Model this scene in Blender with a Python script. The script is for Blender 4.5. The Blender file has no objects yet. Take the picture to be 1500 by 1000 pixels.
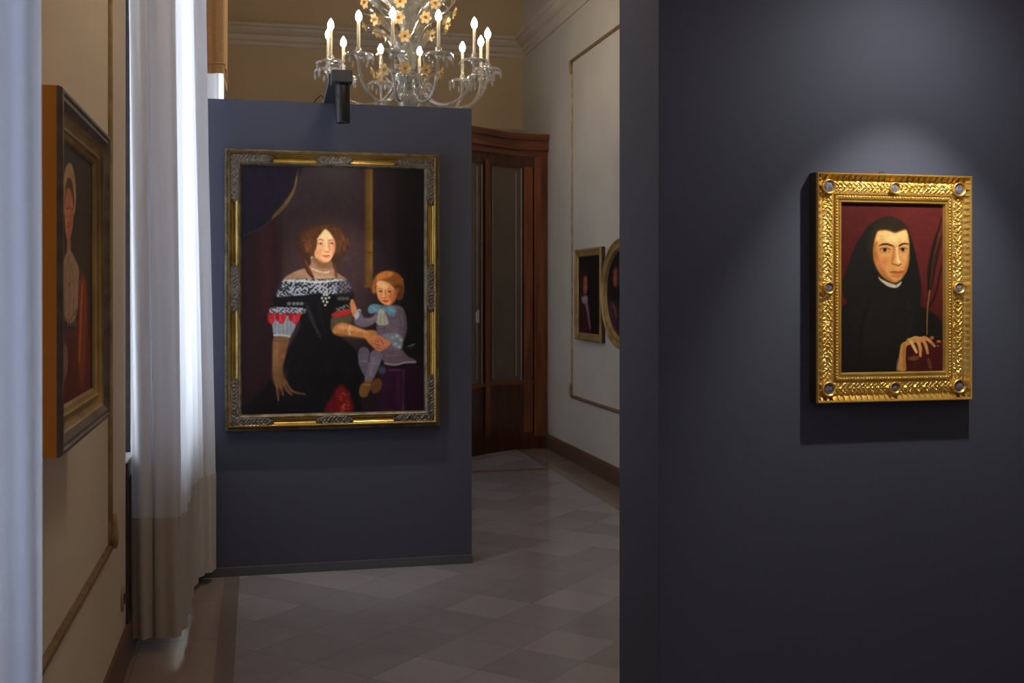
import bpy, math, random
import numpy as np
from mathutils import Vector, Matrix
random.seed(7); np.random.seed(7)
PI = math.pi
scn = bpy.context.scene
C = scn.collection

# ------------------------------------------------------------------ camera numbers
CAMZ = 1.5; YAW = math.radians(13.03); FPX = 1620.0; HOR = 428.0
FW = (math.sin(YAW), math.cos(YAW)); RT = (math.cos(YAW), -math.sin(YAW))

def photo_xy(X, Y, Z):
    """photo pixel where a world point lands (used to copy each painting's design onto its canvas)"""
    d = X*FW[0] + Y*FW[1]; s = X*RT[0] + Y*RT[1]
    return 750 + FPX*s/d, HOR - FPX*(Z-CAMZ)/d

def lin(c):
    c = np.asarray(c, float)/255.0
    return np.where(c <= 0.04045, c/12.92, ((c+0.055)/1.055)**2.4)
def L(r, g, b):
    v = lin((r, g, b)); return (float(v[0]), float(v[1]), float(v[2]), 1.0)

# ------------------------------------------------------------------ materials
def newmat(name):
    m = bpy.data.materials.new(name); m.use_nodes = True
    nt = m.node_tree; b = nt.nodes['Principled BSDF']
    return m, nt, b
def nd(nt, typ, **kw):
    n = nt.nodes.new(typ)
    for k, v in kw.items():
        if k.startswith('i_'):
            n.inputs[k[2:].replace('_', ' ')].default_value = v
        else: setattr(n, k, v)
    return n
def mathn(nt, op, a, b=None, c=None):
    n = nt.nodes.new('ShaderNodeMath'); n.operation = op
    for i, v in enumerate((a, b, c)):
        if v is None: continue
        if isinstance(v, (int, float)): n.inputs[i].default_value = v
        else: nt.links.new(v, n.inputs[i])
    return n.outputs[0]
def mixc(nt, fac, a, b):
    n = nt.nodes.new('ShaderNodeMix'); n.data_type = 'RGBA'
    for i, v in ((0, fac), (6, a), (7, b)):
        if isinstance(v, (int, float)): n.inputs[i].default_value = v
        elif isinstance(v, tuple): n.inputs[i].default_value = v
        else: nt.links.new(v, n.inputs[i])
    return n.outputs[2]
def noisy(name, c1, c2, scale=4.0, rough=0.6, metal=0.0, bump=0.0, bscale=None, detail=4, stretch=(1,1,1), spec=0.5):
    m, nt, b = newmat(name)
    tc = nd(nt, 'ShaderNodeTexCoord'); mp = nd(nt, 'ShaderNodeMapping')
    mp.inputs['Scale'].default_value = stretch
    nt.links.new(tc.outputs['Object'], mp.inputs['Vector'])
    n = nd(nt, 'ShaderNodeTexNoise', i_Scale=scale, i_Detail=detail)
    nt.links.new(mp.outputs[0], n.inputs['Vector'])
    r = nd(nt, 'ShaderNodeValToRGB')
    r.color_ramp.elements[0].position = 0.3; r.color_ramp.elements[1].position = 0.7
    r.color_ramp.elements[0].color = c1; r.color_ramp.elements[1].color = c2
    nt.links.new(n.outputs[0], r.inputs[0]); nt.links.new(r.outputs[0], b.inputs['Base Color'])
    b.inputs['Roughness'].default_value = rough; b.inputs['Metallic'].default_value = metal
    b.inputs['Specular IOR Level'].default_value = spec
    if bump:
        n2 = nd(nt, 'ShaderNodeTexNoise', i_Scale=bscale or scale*6, i_Detail=5)
        nt.links.new(mp.outputs[0], n2.inputs['Vector'])
        bp = nd(nt, 'ShaderNodeBump', i_Strength=bump, i_Distance=0.004)
        nt.links.new(n2.outputs[0], bp.inputs['Height']); nt.links.new(bp.outputs[0], b.inputs['Normal'])
    return m

def sc4(c, k): return (c[0]*k, c[1]*k, c[2]*k, 1)
M = {}
M['plaster']   = noisy('plaster_cream', (.50,.465,.415,1), (.58,.54,.485,1), 1.3, .85, bump=.15, bscale=30)
M['plaster_l'] = noisy('plaster_beige', (.58,.49,.38,1), (.66,.56,.44,1), 1.3, .85, bump=.15, bscale=30)
M['ochre']     = noisy('plaster_ochre', (.50,.38,.24,1), (.56,.43,.28,1), .9, .85, bump=.15, bscale=30)
M['cornice']   = noisy('cornice_stucco', (.50,.44,.37,1), (.58,.51,.43,1), 2, .8)
M['ceiling']   = noisy('ceiling_plaster', (.60,.55,.45,1), (.66,.61,.52,1), 1, .9)
M['navy']      = noisy('partition_blue_grey_paint', (.070,.078,.118,1), (.076,.085,.126,1), .8, .72, bump=.12, bscale=60, spec=.35)
M['kick']      = noisy('kick_strip_grey', (.085,.095,.11,1), (.095,.105,.12,1), 3, .5)
M['base_wood'] = noisy('skirting_brown', (.10,.052,.035,1), (.15,.08,.055,1), 3, .4, stretch=(1,.3,4))
M['mahogany']  = noisy('polished_mahogany', (.10,.028,.010,1), (.26,.080,.024,1), 3, .22, stretch=(6,6,.5), bump=.06)
M['mahog_h']   = noisy('polished_mahogany_crosswise', (.10,.028,.010,1), (.24,.075,.024,1), 3, .22, stretch=(.5,.5,8), bump=.05)
M['mahog_dark']= noisy('dark_mahogany', (.05,.018,.010,1), (.10,.034,.017,1), 3, .25, stretch=(6,6,.5), bump=.06)
M['brownpane'] = noisy('brown_backed_glass', (.125,.098,.078,1), (.16,.125,.098,1), 1.5, .25, spec=.6)
M['paleline']  = noisy('pale_beading', (.26,.20,.18,1), (.32,.26,.24,1), 8, .4)
M['gold']      = noisy('gilding_bright', (.80,.50,.10,1), (.95,.66,.20,1), 14, .34, metal=.75, bump=.25, bscale=90)
M['gold_old']  = noisy('gilding_worn', (.36,.24,.06,1), (.66,.45,.13,1), 8, .24, metal=.9, bump=.12, bscale=60)
M['gold_brown']= noisy('gilding_brown', (.24,.15,.055,1), (.42,.28,.10,1), 9, .45, metal=.35, bump=.2, bscale=60)
M['edge']      = noisy('worn_grey_brown_edge', (.10,.085,.06,1), (.34,.28,.17,1), 18, .38, metal=.55, bump=.2, bscale=120)
M['orn']       = noisy('tarnished_silver_carving', (.11,.095,.085,1), (.30,.26,.22,1), 60, .45, metal=.4, bump=.3, bscale=200)
M['frame_dark']= noisy('frame_dark_wood', (.035,.022,.016,1), (.075,.045,.03,1), 8, .45)
M['ridge']     = noisy('frame_grey_brown_ridge', (.075,.062,.056,1), (.17,.14,.12,1), 25, .5, stretch=(.3,1,1))
M['orange']    = noisy('raw_orange_wood_lit', (.70,.25,.012,1), (.80,.32,.02,1), 3, .55, stretch=(1,1,.3))  # raw wood, its orange brightened in place of light on that side
M['panel_rail']= noisy('wall_rail_bronze', (.14,.085,.045,1), (.30,.19,.10,1), 30, .5, metal=.2)
M['rail_gold'] = noisy('wall_rail_gold', (.26,.19,.11,1), (.50,.36,.18,1), 14, .45, metal=.3)
M['black_metal']=noisy('black_fixture_metal', (.006,.006,.007,1), (.010,.010,.011,1), 20, .38)
M['grey_metal']= noisy('grey_bracket_metal', (.05,.055,.065,1), (.06,.066,.078,1), 20, .5)
M['wick']      = noisy('ivory_candle_sleeve', (.80,.70,.52,1), (.86,.76,.58,1), 20, .5)
M['amber']     = noisy('amber_glass_petal', (.72,.45,.16,1), (.82,.66,.38,1), 30, .25)
M['amber_dark']= noisy('flower_centre', (.28,.13,.01,1), (.45,.2,.02,1), 30, .4)
M['winframe']  = noisy('white_window_paint', (.62,.62,.63,1), (.70,.70,.70,1), 3, .5)
M['shutter']   = noisy('dark_shutter', (.03,.025,.03,1), (.06,.05,.055,1), 20, .6)
M['socket']    = noisy('brass_socket_plate', (.30,.25,.15,1), (.36,.30,.19,1), 20, .5)
M['drape']     = noisy('tan_drape', (.62,.38,.20,1), (.70,.44,.24,1), 60, .9, bump=.2, bscale=300)
M['silver']    = noisy('steel', (.6,.6,.62,1), (.7,.7,.72,1), 20, .3, metal=1)
M['blue_roundel']=noisy('roundel_blue_enamel', (.035,.04,.10,1), (.30,.27,.30,1), 170, .45, detail=2)

def cloth_mat(name, col, transp, transl):
    m = bpy.data.materials.new(name); m.use_nodes = True; nt = m.node_tree
    nt.nodes.clear()
    out = nd(nt, 'ShaderNodeOutputMaterial')
    tc = nd(nt, 'ShaderNodeTexCoord'); mp = nd(nt, 'ShaderNodeMapping'); mp.inputs['Scale'].default_value = (120, 120, 700)
    nt.links.new(tc.outputs['Object'], mp.inputs['Vector'])
    n = nd(nt, 'ShaderNodeTexNoise', i_Scale=1.0, i_Detail=3); nt.links.new(mp.outputs[0], n.inputs['Vector'])
    colr = mixc(nt, n.outputs[0], sc4(col, .90), col)
    d = nd(nt, 'ShaderNodeBsdfDiffuse'); t = nd(nt, 'ShaderNodeBsdfTranslucent'); tr = nd(nt, 'ShaderNodeBsdfTransparent')
    nt.links.new(colr, d.inputs[0]); nt.links.new(colr, t.inputs[0])
    m1 = nd(nt, 'ShaderNodeMixShader'); m1.inputs[0].default_value = transl
    nt.links.new(d.outputs[0], m1.inputs[1]); nt.links.new(t.outputs[0], m1.inputs[2])
    m2 = nd(nt, 'ShaderNodeMixShader'); m2.inputs[0].default_value = transp
    nt.links.new(m1.outputs[0], m2.inputs[1]); nt.links.new(tr.outputs[0], m2.inputs[2])
    nt.links.new(m2.outputs[0], out.inputs[0])
    return m
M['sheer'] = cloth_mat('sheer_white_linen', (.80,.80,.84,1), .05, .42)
M['gather']= cloth_mat('sheer_linen_gathered_dimming', (.76,.77,.82,1), .0, .34)  # denser linen for the layer added to dim the curtain ends
M['hem']   = cloth_mat('linen_hem_double_shaded', (.62,.585,.56,1), .0, .30)  # doubled hem; missing window light below the sill darkened into its colour
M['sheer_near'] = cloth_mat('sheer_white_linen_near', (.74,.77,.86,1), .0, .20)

def glass_mat(nm, dif):
    m = bpy.data.materials.new(nm); m.use_nodes = True; nt = m.node_tree; nt.nodes.clear()
    out = nd(nt, 'ShaderNodeOutputMaterial')
    tr = nd(nt, 'ShaderNodeBsdfTransparent'); tr.inputs[0].default_value = (.86,.87,.86,1)
    gl = nd(nt, 'ShaderNodeBsdfGlossy'); gl.inputs['Roughness'].default_value = .12
    df = nd(nt, 'ShaderNodeBsdfDiffuse'); df.inputs[0].default_value = (.8,.8,.78,1)
    lw = nd(nt, 'ShaderNodeLayerWeight'); lw.inputs['Blend'].default_value = .45
    m1 = nd(nt, 'ShaderNodeMixShader'); nt.links.new(lw.outputs['Facing'], m1.inputs[0])
    nt.links.new(tr.outputs[0], m1.inputs[1]); nt.links.new(gl.outputs[0], m1.inputs[2])
    m2 = nd(nt, 'ShaderNodeMixShader'); m2.inputs[0].default_value = dif
    nt.links.new(m1.outputs[0], m2.inputs[1]); nt.links.new(df.outputs[0], m2.inputs[2])
    nt.links.new(m2.outputs[0], out.inputs[0]); return m
M['glass'] = glass_mat('clear_blown_glass', .14)
M['frost'] = glass_mat('ribbed_pale_glass', .20)
def pane_mat():
    m = bpy.data.materials.new('window_glass'); m.use_nodes = True; nt = m.node_tree; nt.nodes.clear()
    out = nd(nt, 'ShaderNodeOutputMaterial')
    tr = nd(nt, 'ShaderNodeBsdfTransparent'); tr.inputs[0].default_value = (.95,.97,.97,1)
    gl = nd(nt, 'ShaderNodeBsdfGlossy'); gl.inputs['Roughness'].default_value = .02
    fr = nd(nt, 'ShaderNodeFresnel'); fr.inputs[0].default_value = 1.3
    m1 = nd(nt, 'ShaderNodeMixShader'); nt.links.new(fr.outputs[0], m1.inputs[0])
    nt.links.new(tr.outputs[0], m1.inputs[1]); nt.links.new(gl.outputs[0], m1.inputs[2])
    nt.links.new(m1.outputs[0], out.inputs[0]); return m
M['pane'] = pane_mat()
def emit_mat(name, col, s):
    m, nt, b = newmat(name)
    b.inputs['Base Color'].default_value = col
    b.inputs['Emission Color'].default_value = col; b.inputs['Emission Strength'].default_value = s
    return m
M['bulb'] = emit_mat('lit_candle_bulb', (1,.84,.62,1), 75)

def floor_mat():
    m, nt, b = newmat('marble_tile_floor')
    tc = nd(nt, 'ShaderNodeTexCoord'); sp = nd(nt, 'ShaderNodeSeparateXYZ')
    nt.links.new(tc.outputs['Object'], sp.inputs[0]); X, Y = sp.outputs[0], sp.outputs[1]
    S = .305*math.sqrt(2)
    def tiles(u, v, g):
        fu, fv = mathn(nt, 'FLOOR', u), mathn(nt, 'FLOOR', v)
        cb = nd(nt, 'ShaderNodeCombineXYZ'); nt.links.new(fu, cb.inputs[0]); nt.links.new(fv, cb.inputs[1])
        wn = nd(nt, 'ShaderNodeTexWhiteNoise', noise_dimensions='2D'); nt.links.new(cb.outputs[0], wn.inputs['Vector'])
        def edge(q):
            fr = mathn(nt, 'FRACT', q); a = mathn(nt, 'SUBTRACT', fr, .5); a = mathn(nt, 'ABSOLUTE', a)
            return mathn(nt, 'GREATER_THAN', a, .5-g)
        return wn.outputs['Value'], mathn(nt, 'MAXIMUM', edge(u), edge(v))
    u = mathn(nt, 'DIVIDE', mathn(nt, 'ADD', X, Y), S); v = mathn(nt, 'DIVIDE', mathn(nt, 'SUBTRACT', X, Y), S)
    rv, ed = tiles(u, v, .006)
    u2 = mathn(nt, 'DIVIDE', mathn(nt, 'ADD', X, .48), .32); v2 = mathn(nt, 'DIVIDE', Y, .62)
    rv2, ed2 = tiles(u2, v2, .006)
    nz = nd(nt, 'ShaderNodeTexNoise', i_Scale=3.2, i_Detail=8, i_Roughness=.62, i_Distortion=1.2)
    nt.links.new(tc.outputs['Object'], nz.inputs['Vector'])
    nz2 = nd(nt, 'ShaderNodeTexNoise', i_Scale=14, i_Detail=6, i_Distortion=2.5); nt.links.new(tc.outputs['Object'], nz2.inputs['Vector'])
    # field colours
    fieldA = mixc(nt, nz.outputs[0], (.215,.20,.225,1), (.30,.28,.31,1))
    fieldB = mixc(nt, nz2.outputs[0], (.34,.32,.35,1), (.40,.375,.40,1))
    hi = mathn(nt, 'MULTIPLY', mathn(nt, 'POWER', rv, 1.6), .75)
    field = mixc(nt, hi, fieldA, fieldB)
    field = mixc(nt, mathn(nt, 'MULTIPLY', ed, .45), field, (.12,.105,.10,1))
    bord = mixc(nt, mathn(nt, 'MULTIPLY', rv2, .6), (.24,.19,.165,1), (.32,.26,.23,1))
    bord = mixc(nt, mathn(nt, 'MULTIPLY', nz.outputs[0], .4), bord, (.22,.18,.15,1))
    bord = mixc(nt, mathn(nt, 'MULTIPLY', ed2, .5), bord, (.10,.085,.08,1))
    def band(q, a, c):
        return mathn(nt, 'MULTIPLY', mathn(nt, 'GREATER_THAN', q, a), mathn(nt, 'LESS_THAN', q, c))
    isb = mathn(nt, 'MAXIMUM', mathn(nt, 'LESS_THAN', X, -.16), mathn(nt, 'GREATER_THAN', X, 2.47))
    dark = mathn(nt, 'MAXIMUM', band(X, -.16, -.085), band(X, 2.43, 2.47))
    dark = mathn(nt, 'MAXIMUM', dark, mathn(nt, 'MULTIPLY', band(Y, 9.02, 9.15), mathn(nt, 'LESS_THAN', X, 2.47)))
    col = mixc(nt, isb, field, bord)
    col = mixc(nt, mathn(nt, 'MULTIPLY', dark, .8), col, (.17,.125,.10,1))
    nt.links.new(col, b.inputs['Base Color'])
    rr = mathn(nt, 'MULTIPLY_ADD', nz2.outputs[0], .10, .12)
    nt.links.new(rr, b.inputs['Roughness'])
    b.inputs['Specular IOR Level'].default_value = .55
    return m
M['floor'] = floor_mat()

def canvas_mat(name, rough=.45):
    m, nt, b = newmat(name)
    a = nd(nt, 'ShaderNodeAttribute', attribute_name='paint', attribute_type='GEOMETRY')
    nt.links.new(a.outputs['Color'], b.inputs['Base Color'])
    tc = nd(nt, 'ShaderNodeTexCoord'); n = nd(nt, 'ShaderNodeTexNoise', i_Scale=160, i_Detail=3)
    nt.links.new(tc.outputs['Object'], n.inputs['Vector'])
    bp = nd(nt, 'ShaderNodeBump', i_Strength=.12, i_Distance=.002)
    nt.links.new(n.outputs[0], bp.inputs['Height']); nt.links.new(bp.outputs[0], b.inputs['Normal'])
    b.inputs['Roughness'].default_value = rough; b.inputs['Specular IOR Level'].default_value = .25
    return m
M['oil'] = canvas_mat('oil_paint_on_canvas')

# ------------------------------------------------------------------ mesh helpers
class MB:
    def __init__(s): s.v = []; s.f = []
    def add(s, vs, fs):
        o = len(s.v); s.v += [tuple(p) for p in vs]; s.f += [tuple(i+o for i in f) for f in fs]
    def box(s, x0, x1, y0, y1, z0, z1):
        s.add([(x0,y0,z0),(x1,y0,z0),(x1,y1,z0),(x0,y1,z0),(x0,y0,z1),(x1,y0,z1),(x1,y1,z1),(x0,y1,z1)],
              [(0,3,2,1),(4,5,6,7),(0,1,5,4),(1,2,6,5),(2,3,7,6),(3,0,4,7)])
    def prism(s, poly, axis, a, b):
        """poly of 2D points extruded along axis ('x','y','z') from a to b"""
        def P(p, t):
            return {'x': (t, p[0], p[1]), 'y': (p[0], t, p[1]), 'z': (p[0], p[1], t)}[axis]
        n = len(poly)
        s.add([P(p, a) for p in poly]+[P(p, b) for p in poly],
              [tuple(range(n))[::-1], tuple(range(n, 2*n))]+[(i, (i+1) % n, n+(i+1) % n, n+i) for i in range(n)])
    def lathe(s, prof, n=16, c=(0,0,0), wave=None):
        vs = []; fs = []
        for j, (r, z) in enumerate(prof):
            for i in range(n):
                a = 2*PI*i/n; rr, zz = (r, z) if wave is None else wave(r, z, a, j)
                vs.append((c[0]+rr*math.cos(a), c[1]+rr*math.sin(a), c[2]+zz))
        for j in range(len(prof)-1):
            for i in range(n):
                fs.append((j*n+i, j*n+(i+1) % n, (j+1)*n+(i+1) % n, (j+1)*n+i))
        s.add(vs, fs)
    def tube(s, pts, r, n=8):
        pts = [Vector(p) for p in pts]; rs = r if isinstance(r, (list, tuple)) else [r]*len(pts)
        vs = []; fs = []; up = Vector((0, 0, 1)); last = None
        for i, p in enumerate(pts):
            t = (pts[min(i+1, len(pts)-1)]-pts[max(i-1, 0)]).normalized()
            a = t.cross(up if last is None else last)
            if a.length < 1e-3: a = t.cross(Vector((1, 0, 0)))
            a.normalize(); b = a.cross(t).normalized(); last = b
            a = t.cross(b).normalized()
            for k in range(n):
                q = 2*PI*k/n; vs.append(p+(a*math.cos(q)+b*math.sin(q))*rs[i])
        for i in range(len(pts)-1):
            for k in range(n):
                fs.append((i*n+k, i*n+(k+1) % n, (i+1)*n+(k+1) % n, (i+1)*n+k))
        fs.append(tuple(range(n))[::-1]); fs.append(tuple((len(pts)-1)*n+k for k in range(n)))
        s.add(vs, fs)
    def grid(s, fn, nu, nv):
        vs = [fn(i/nu, j/nv) for j in range(nv+1) for i in range(nu+1)]
        fs = [(j*(nu+1)+i, j*(nu+1)+i+1, (j+1)*(nu+1)+i+1, (j+1)*(nu+1)+i) for j in range(nv) for i in range(nu)]
        s.add(vs, fs)
    def build(s, name, mat, parent=None, smooth=False, bevel=0, auto=None, loc=None):
        me = bpy.data.meshes.new(name); me.from_pydata(s.v, [], s.f); me.update()
        if mat: me.materials.append(mat)
        o = bpy.data.objects.new(name, me); C.objects.link(o)
        if smooth:
            me.polygons.foreach_set('use_smooth', [True]*len(me.polygons))
        if auto is not None:
            me.polygons.foreach_set('use_smooth', [True]*len(me.polygons))
            try: me.set_sharp_from_angle(angle=math.radians(auto))
            except Exception: pass
        if bevel:
            bm = o.modifiers.new('bevel', 'BEVEL'); bm.width = bevel; bm.segments = 2; bm.limit_method = 'ANGLE'
        if parent is not None: o.parent = parent
        if loc is not None: o.location = loc
        return o
def fix_normals(o):
    import bmesh
    bm = bmesh.new(); bm.from_mesh(o.data); bmesh.ops.recalc_face_normals(bm, faces=bm.faces); bm.to_mesh(o.data); bm.free()
    return o
def empty(name, loc, rz=0.0):
    o = bpy.data.objects.new(name, None); C.objects.link(o); o.location = loc; o.rotation_euler = (0, 0, rz)
    o.empty_display_size = .1
    return o
def tag(o, label, cat, group=None):
    o['label'] = label; o['category'] = cat
    if group: o['group'] = group
    return o
def struct(o): o['kind'] = 'structure'; return o

# ------------------------------------------------------------------ room shell
XL, XR, YF, YB, ZC = -.52, 2.74, 11.33, -3.0, 5.0
mb = MB(); mb.box(XL-.45, XR+.3, YB-.3, YF+.3, -.12, 0); struct(mb.build('floor', M['floor']))
mb = MB(); mb.box(XL-.45, XR+.3, YB-.3, YF+.3, ZC, ZC+.15); struct(mb.build('ceiling', M['ceiling']))
mb = MB(); mb.box(XR, XR+.3, YB-.3, YF+.3, 0, ZC); struct(mb.build('wall_right', M['plaster']))
mb = MB(); mb.box(XL-.4, XR, YF, YF+.3, 0, ZC); struct(mb.build('wall_back', M['ochre']))
mb = MB(); mb.box(XL-.4, XR, YB-.3, YB, 0, ZC); struct(mb.build('wall_front', M['plaster']))
WINS = [(.35,1.66,.80,3.7), (4.76,5.98,.80,3.7), (7.75,9.1,.80,3.7)]
mb = MB(); y = YB
for (a, b, z0, z1) in WINS:
    mb.box(XL-.4, XL, y, a, 0, ZC); mb.box(XL-.4, XL, a, b, 0, z0); mb.box(XL-.4, XL, a, b, z1, ZC); y = b
mb.box(XL-.4, XL, y, YF, 0, ZC); struct(mb.build('wall_left', M['plaster_l']))
for k, (a, b, z0, z1) in enumerate(WINS):
    e = empty('window_%d' % (k+1), (XL-.3, (a+b)/2, z0)); struct(e)
    w = (b-a)/2; h = z1-z0
    f = MB(); t = .05
    f.box(-.03,.03,-w,-w+t,0,h); f.box(-.03,.03,w-t,w,0,h); f.box(-.03,.03,-w+t,w-t,0,t); f.box(-.03,.03,-w+t,w-t,h-t,h)
    f.box(-.03,.03,-.035,.035,t,h-t); f.box(-.025,.025,-w+t,-.035,h*.66,h*.66+.04); f.box(-.025,.025,.035,w-t,h*.66,h*.66+.04)
    f.build('window_frame', M['winframe'], e, bevel=.004)
    p = MB(); p.box(-.004,.004,-w+t,w-t,t,h-t); p.build('pane', M['pane'], e)
    s = MB(); s.box(.05,.292,-w+.005,w-.005,-.0,.03); s.build('window_sill', M['winframe'], e, bevel=.004)
    if k == 1:
        s = MB(); s.box(.235,.3065,-w+.115,-w+.135,.03,h-.06); s.build('shutter_edge', M['shutter'], e, bevel=.003)

# dark panel standing in for the dark strip under the middle window
m = MB(); m.box(XL-.002,XL+.010,4.765,5.97,.142,.80); m.box(XL+.010,XL+.016,4.80,5.2,.20,.74); m.box(XL+.010,XL+.016,5.3,5.92,.20,.74); struct(m.build('trim_6', M['shutter'], bevel=.003))
# skirting boards
mb = MB(); mb.prism([(XR,0),(XR-.022,0),(XR-.022,.12),(XR-.012,.14),(XR,.14)], 'y', 3.28, 10.33); struct(fix_normals(mb.build('baseboard_right', M['base_wood'])))
mb = MB(); mb.prism([(XL,0),(XL+.022,0),(XL+.022,.12),(XL+.012,.14),(XL,.14)], 'y', YB, YF); struct(fix_normals(mb.build('baseboard_left', M['base_wood'])))

# cornice: stepped moulding on three walls
CP = [(x_, z_-.022) for x_, z_ in [(0,3.985),(.015,3.985),(.015,4.02),(.035,4.04),(.035,4.085),(.06,4.10),(.085,4.13),(.085,4.15),(.11,4.165),(.11,4.19),(0,4.19)]]
def cornice(name, pts_fn, a, b, axis):
    mb = MB(); mb.prism([pts_fn(p) for p in CP], axis, a, b); return struct(fix_normals(mb.build(name, M['cornice'])))
cornice('trim_1', lambda p: (YF-p[0], p[1]), XL, XR, 'x')
cornice('trim_2', lambda p: (XR-p[0], p[1]), YB, YF-.11, 'y')
cornice('trim_3', lambda p: (XL+p[0], p[1]), YB, YF-.11, 'y')

# wall panel rails (vertical rods gold, horizontal rails bronze, cast corner pieces)
def wall_rails(name, x, sx, y0, y1, z0, z1, far_only=True):
    e = empty(name, (x, (y0+y1)/2, z0)); struct(e)
    hy = (y1-y0)/2; h = z1-z0
    def halfround(w):  return [(0,-w/2),(sx*.010,-w/2),(sx*.016,-w/4),(sx*.016,w/4),(sx*.010,w/2),(0,w/2)]
    m = MB()
    for yy in (-hy, hy):
        m.prism([(p[0], yy+p[1]) for p in halfround(.019)], 'z', 0, h)
    fix_normals(m.build('rod', M['rail_gold'], e))
    m = MB()
    for zz in (0, h):
        m.prism([(p[0], zz+p[1]) for p in halfround(.030)], 'y', -hy-.01, hy+.01)
    fix_normals(m.build('rail', M['panel_rail'], e))
    for yy in (-hy, hy):
        for zz, sg in ((0, 1), (h, -1)):
            m = MB(); m.tube([(sx*.018, yy, zz), (sx*.022, yy, zz+sg*.05), (sx*.022, yy, zz+sg*.09), (sx*.016, yy, zz+sg*.12)], [.013,.017,.010,.013], 8)
            m.build('corner_piece', M['rail_gold'], e, smooth=True)
    return e
wall_rails('trim_4', XR, -1, 5.0, 9.45, .575, 3.555)
wall_rails('trim_5', XL, 1, 1.85, 4.22, .577, 3.4)

# ------------------------------------------------------------------ exhibition partitions
def partition(name, x0, x1, y0, y1, z1, label, kick=True):
    e = empty(name, ((x0+x1)/2, (y0+y1)/2, 0)); tag(e, label, 'partition')
    hx, hy = (x1-x0)/2, (y1-y0)/2
    m = MB(); m.box(-hx, hx, -hy, hy, .0, z1); m.build('panel', M['navy'], e, bevel=.003)
    if kick:
        m = MB(); m.box(-hx, hx+.002, -hy-.012, -hy, 0, .048); m.build('kick_strip', M['kick'], e, bevel=.002)
    return e
partition('exhibition_partition', -.33, 1.167, 6.03, 6.33, 2.52, 'free-standing blue-grey display partition under the chandelier, carrying the woman and child painting')
partition('exhibition_partition', 1.10, XR-.002, 2.928, 3.275, 2.52, 'near blue-grey display partition at right carrying the small gold-framed monk portrait', kick=False)

# ------------------------------------------------------------------ painter (designs drawn in photo pixel units)
def gk(sig):
    r = max(1, int(3*sig)); x = np.arange(-r, r+1); k = np.exp(-x*x/(2*sig*sig)); return k/k.sum()
def blur(a, sig):
    if sig < .3: return a
    k = gk(sig); r = len(k)//2
    a = np.pad(a, r)
    a = np.apply_along_axis(lambda m: np.convolve(m, k, 'same'), 0, a)
    a = np.apply_along_axis(lambda m: np.convolve(m, k, 'same'), 1, a)
    return a[r:-r, r:-r]
def spline(pts, closed=True, n=6):
    P = np.array(pts, float); N = len(P); out = []
    rng = range(N) if closed else range(N-1)
    for i in rng:
        if closed: p0, p1, p2, p3 = P[i-1], P[i], P[(i+1) % N], P[(i+2) % N]
        else: p0, p1, p2, p3 = P[max(i-1, 0)], P[i], P[i+1], P[min(i+2, N-1)]
        for t in np.linspace(0, 1, n, endpoint=False):
            out.append(.5*((2*p1)+(-p0+p2)*t+(2*p0-5*p1+4*p2-p3)*t*t+(-p0+3*p1-3*p2+p3)*t**3))
    if not closed: out.append(P[-1])
    return np.array(out)
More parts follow.
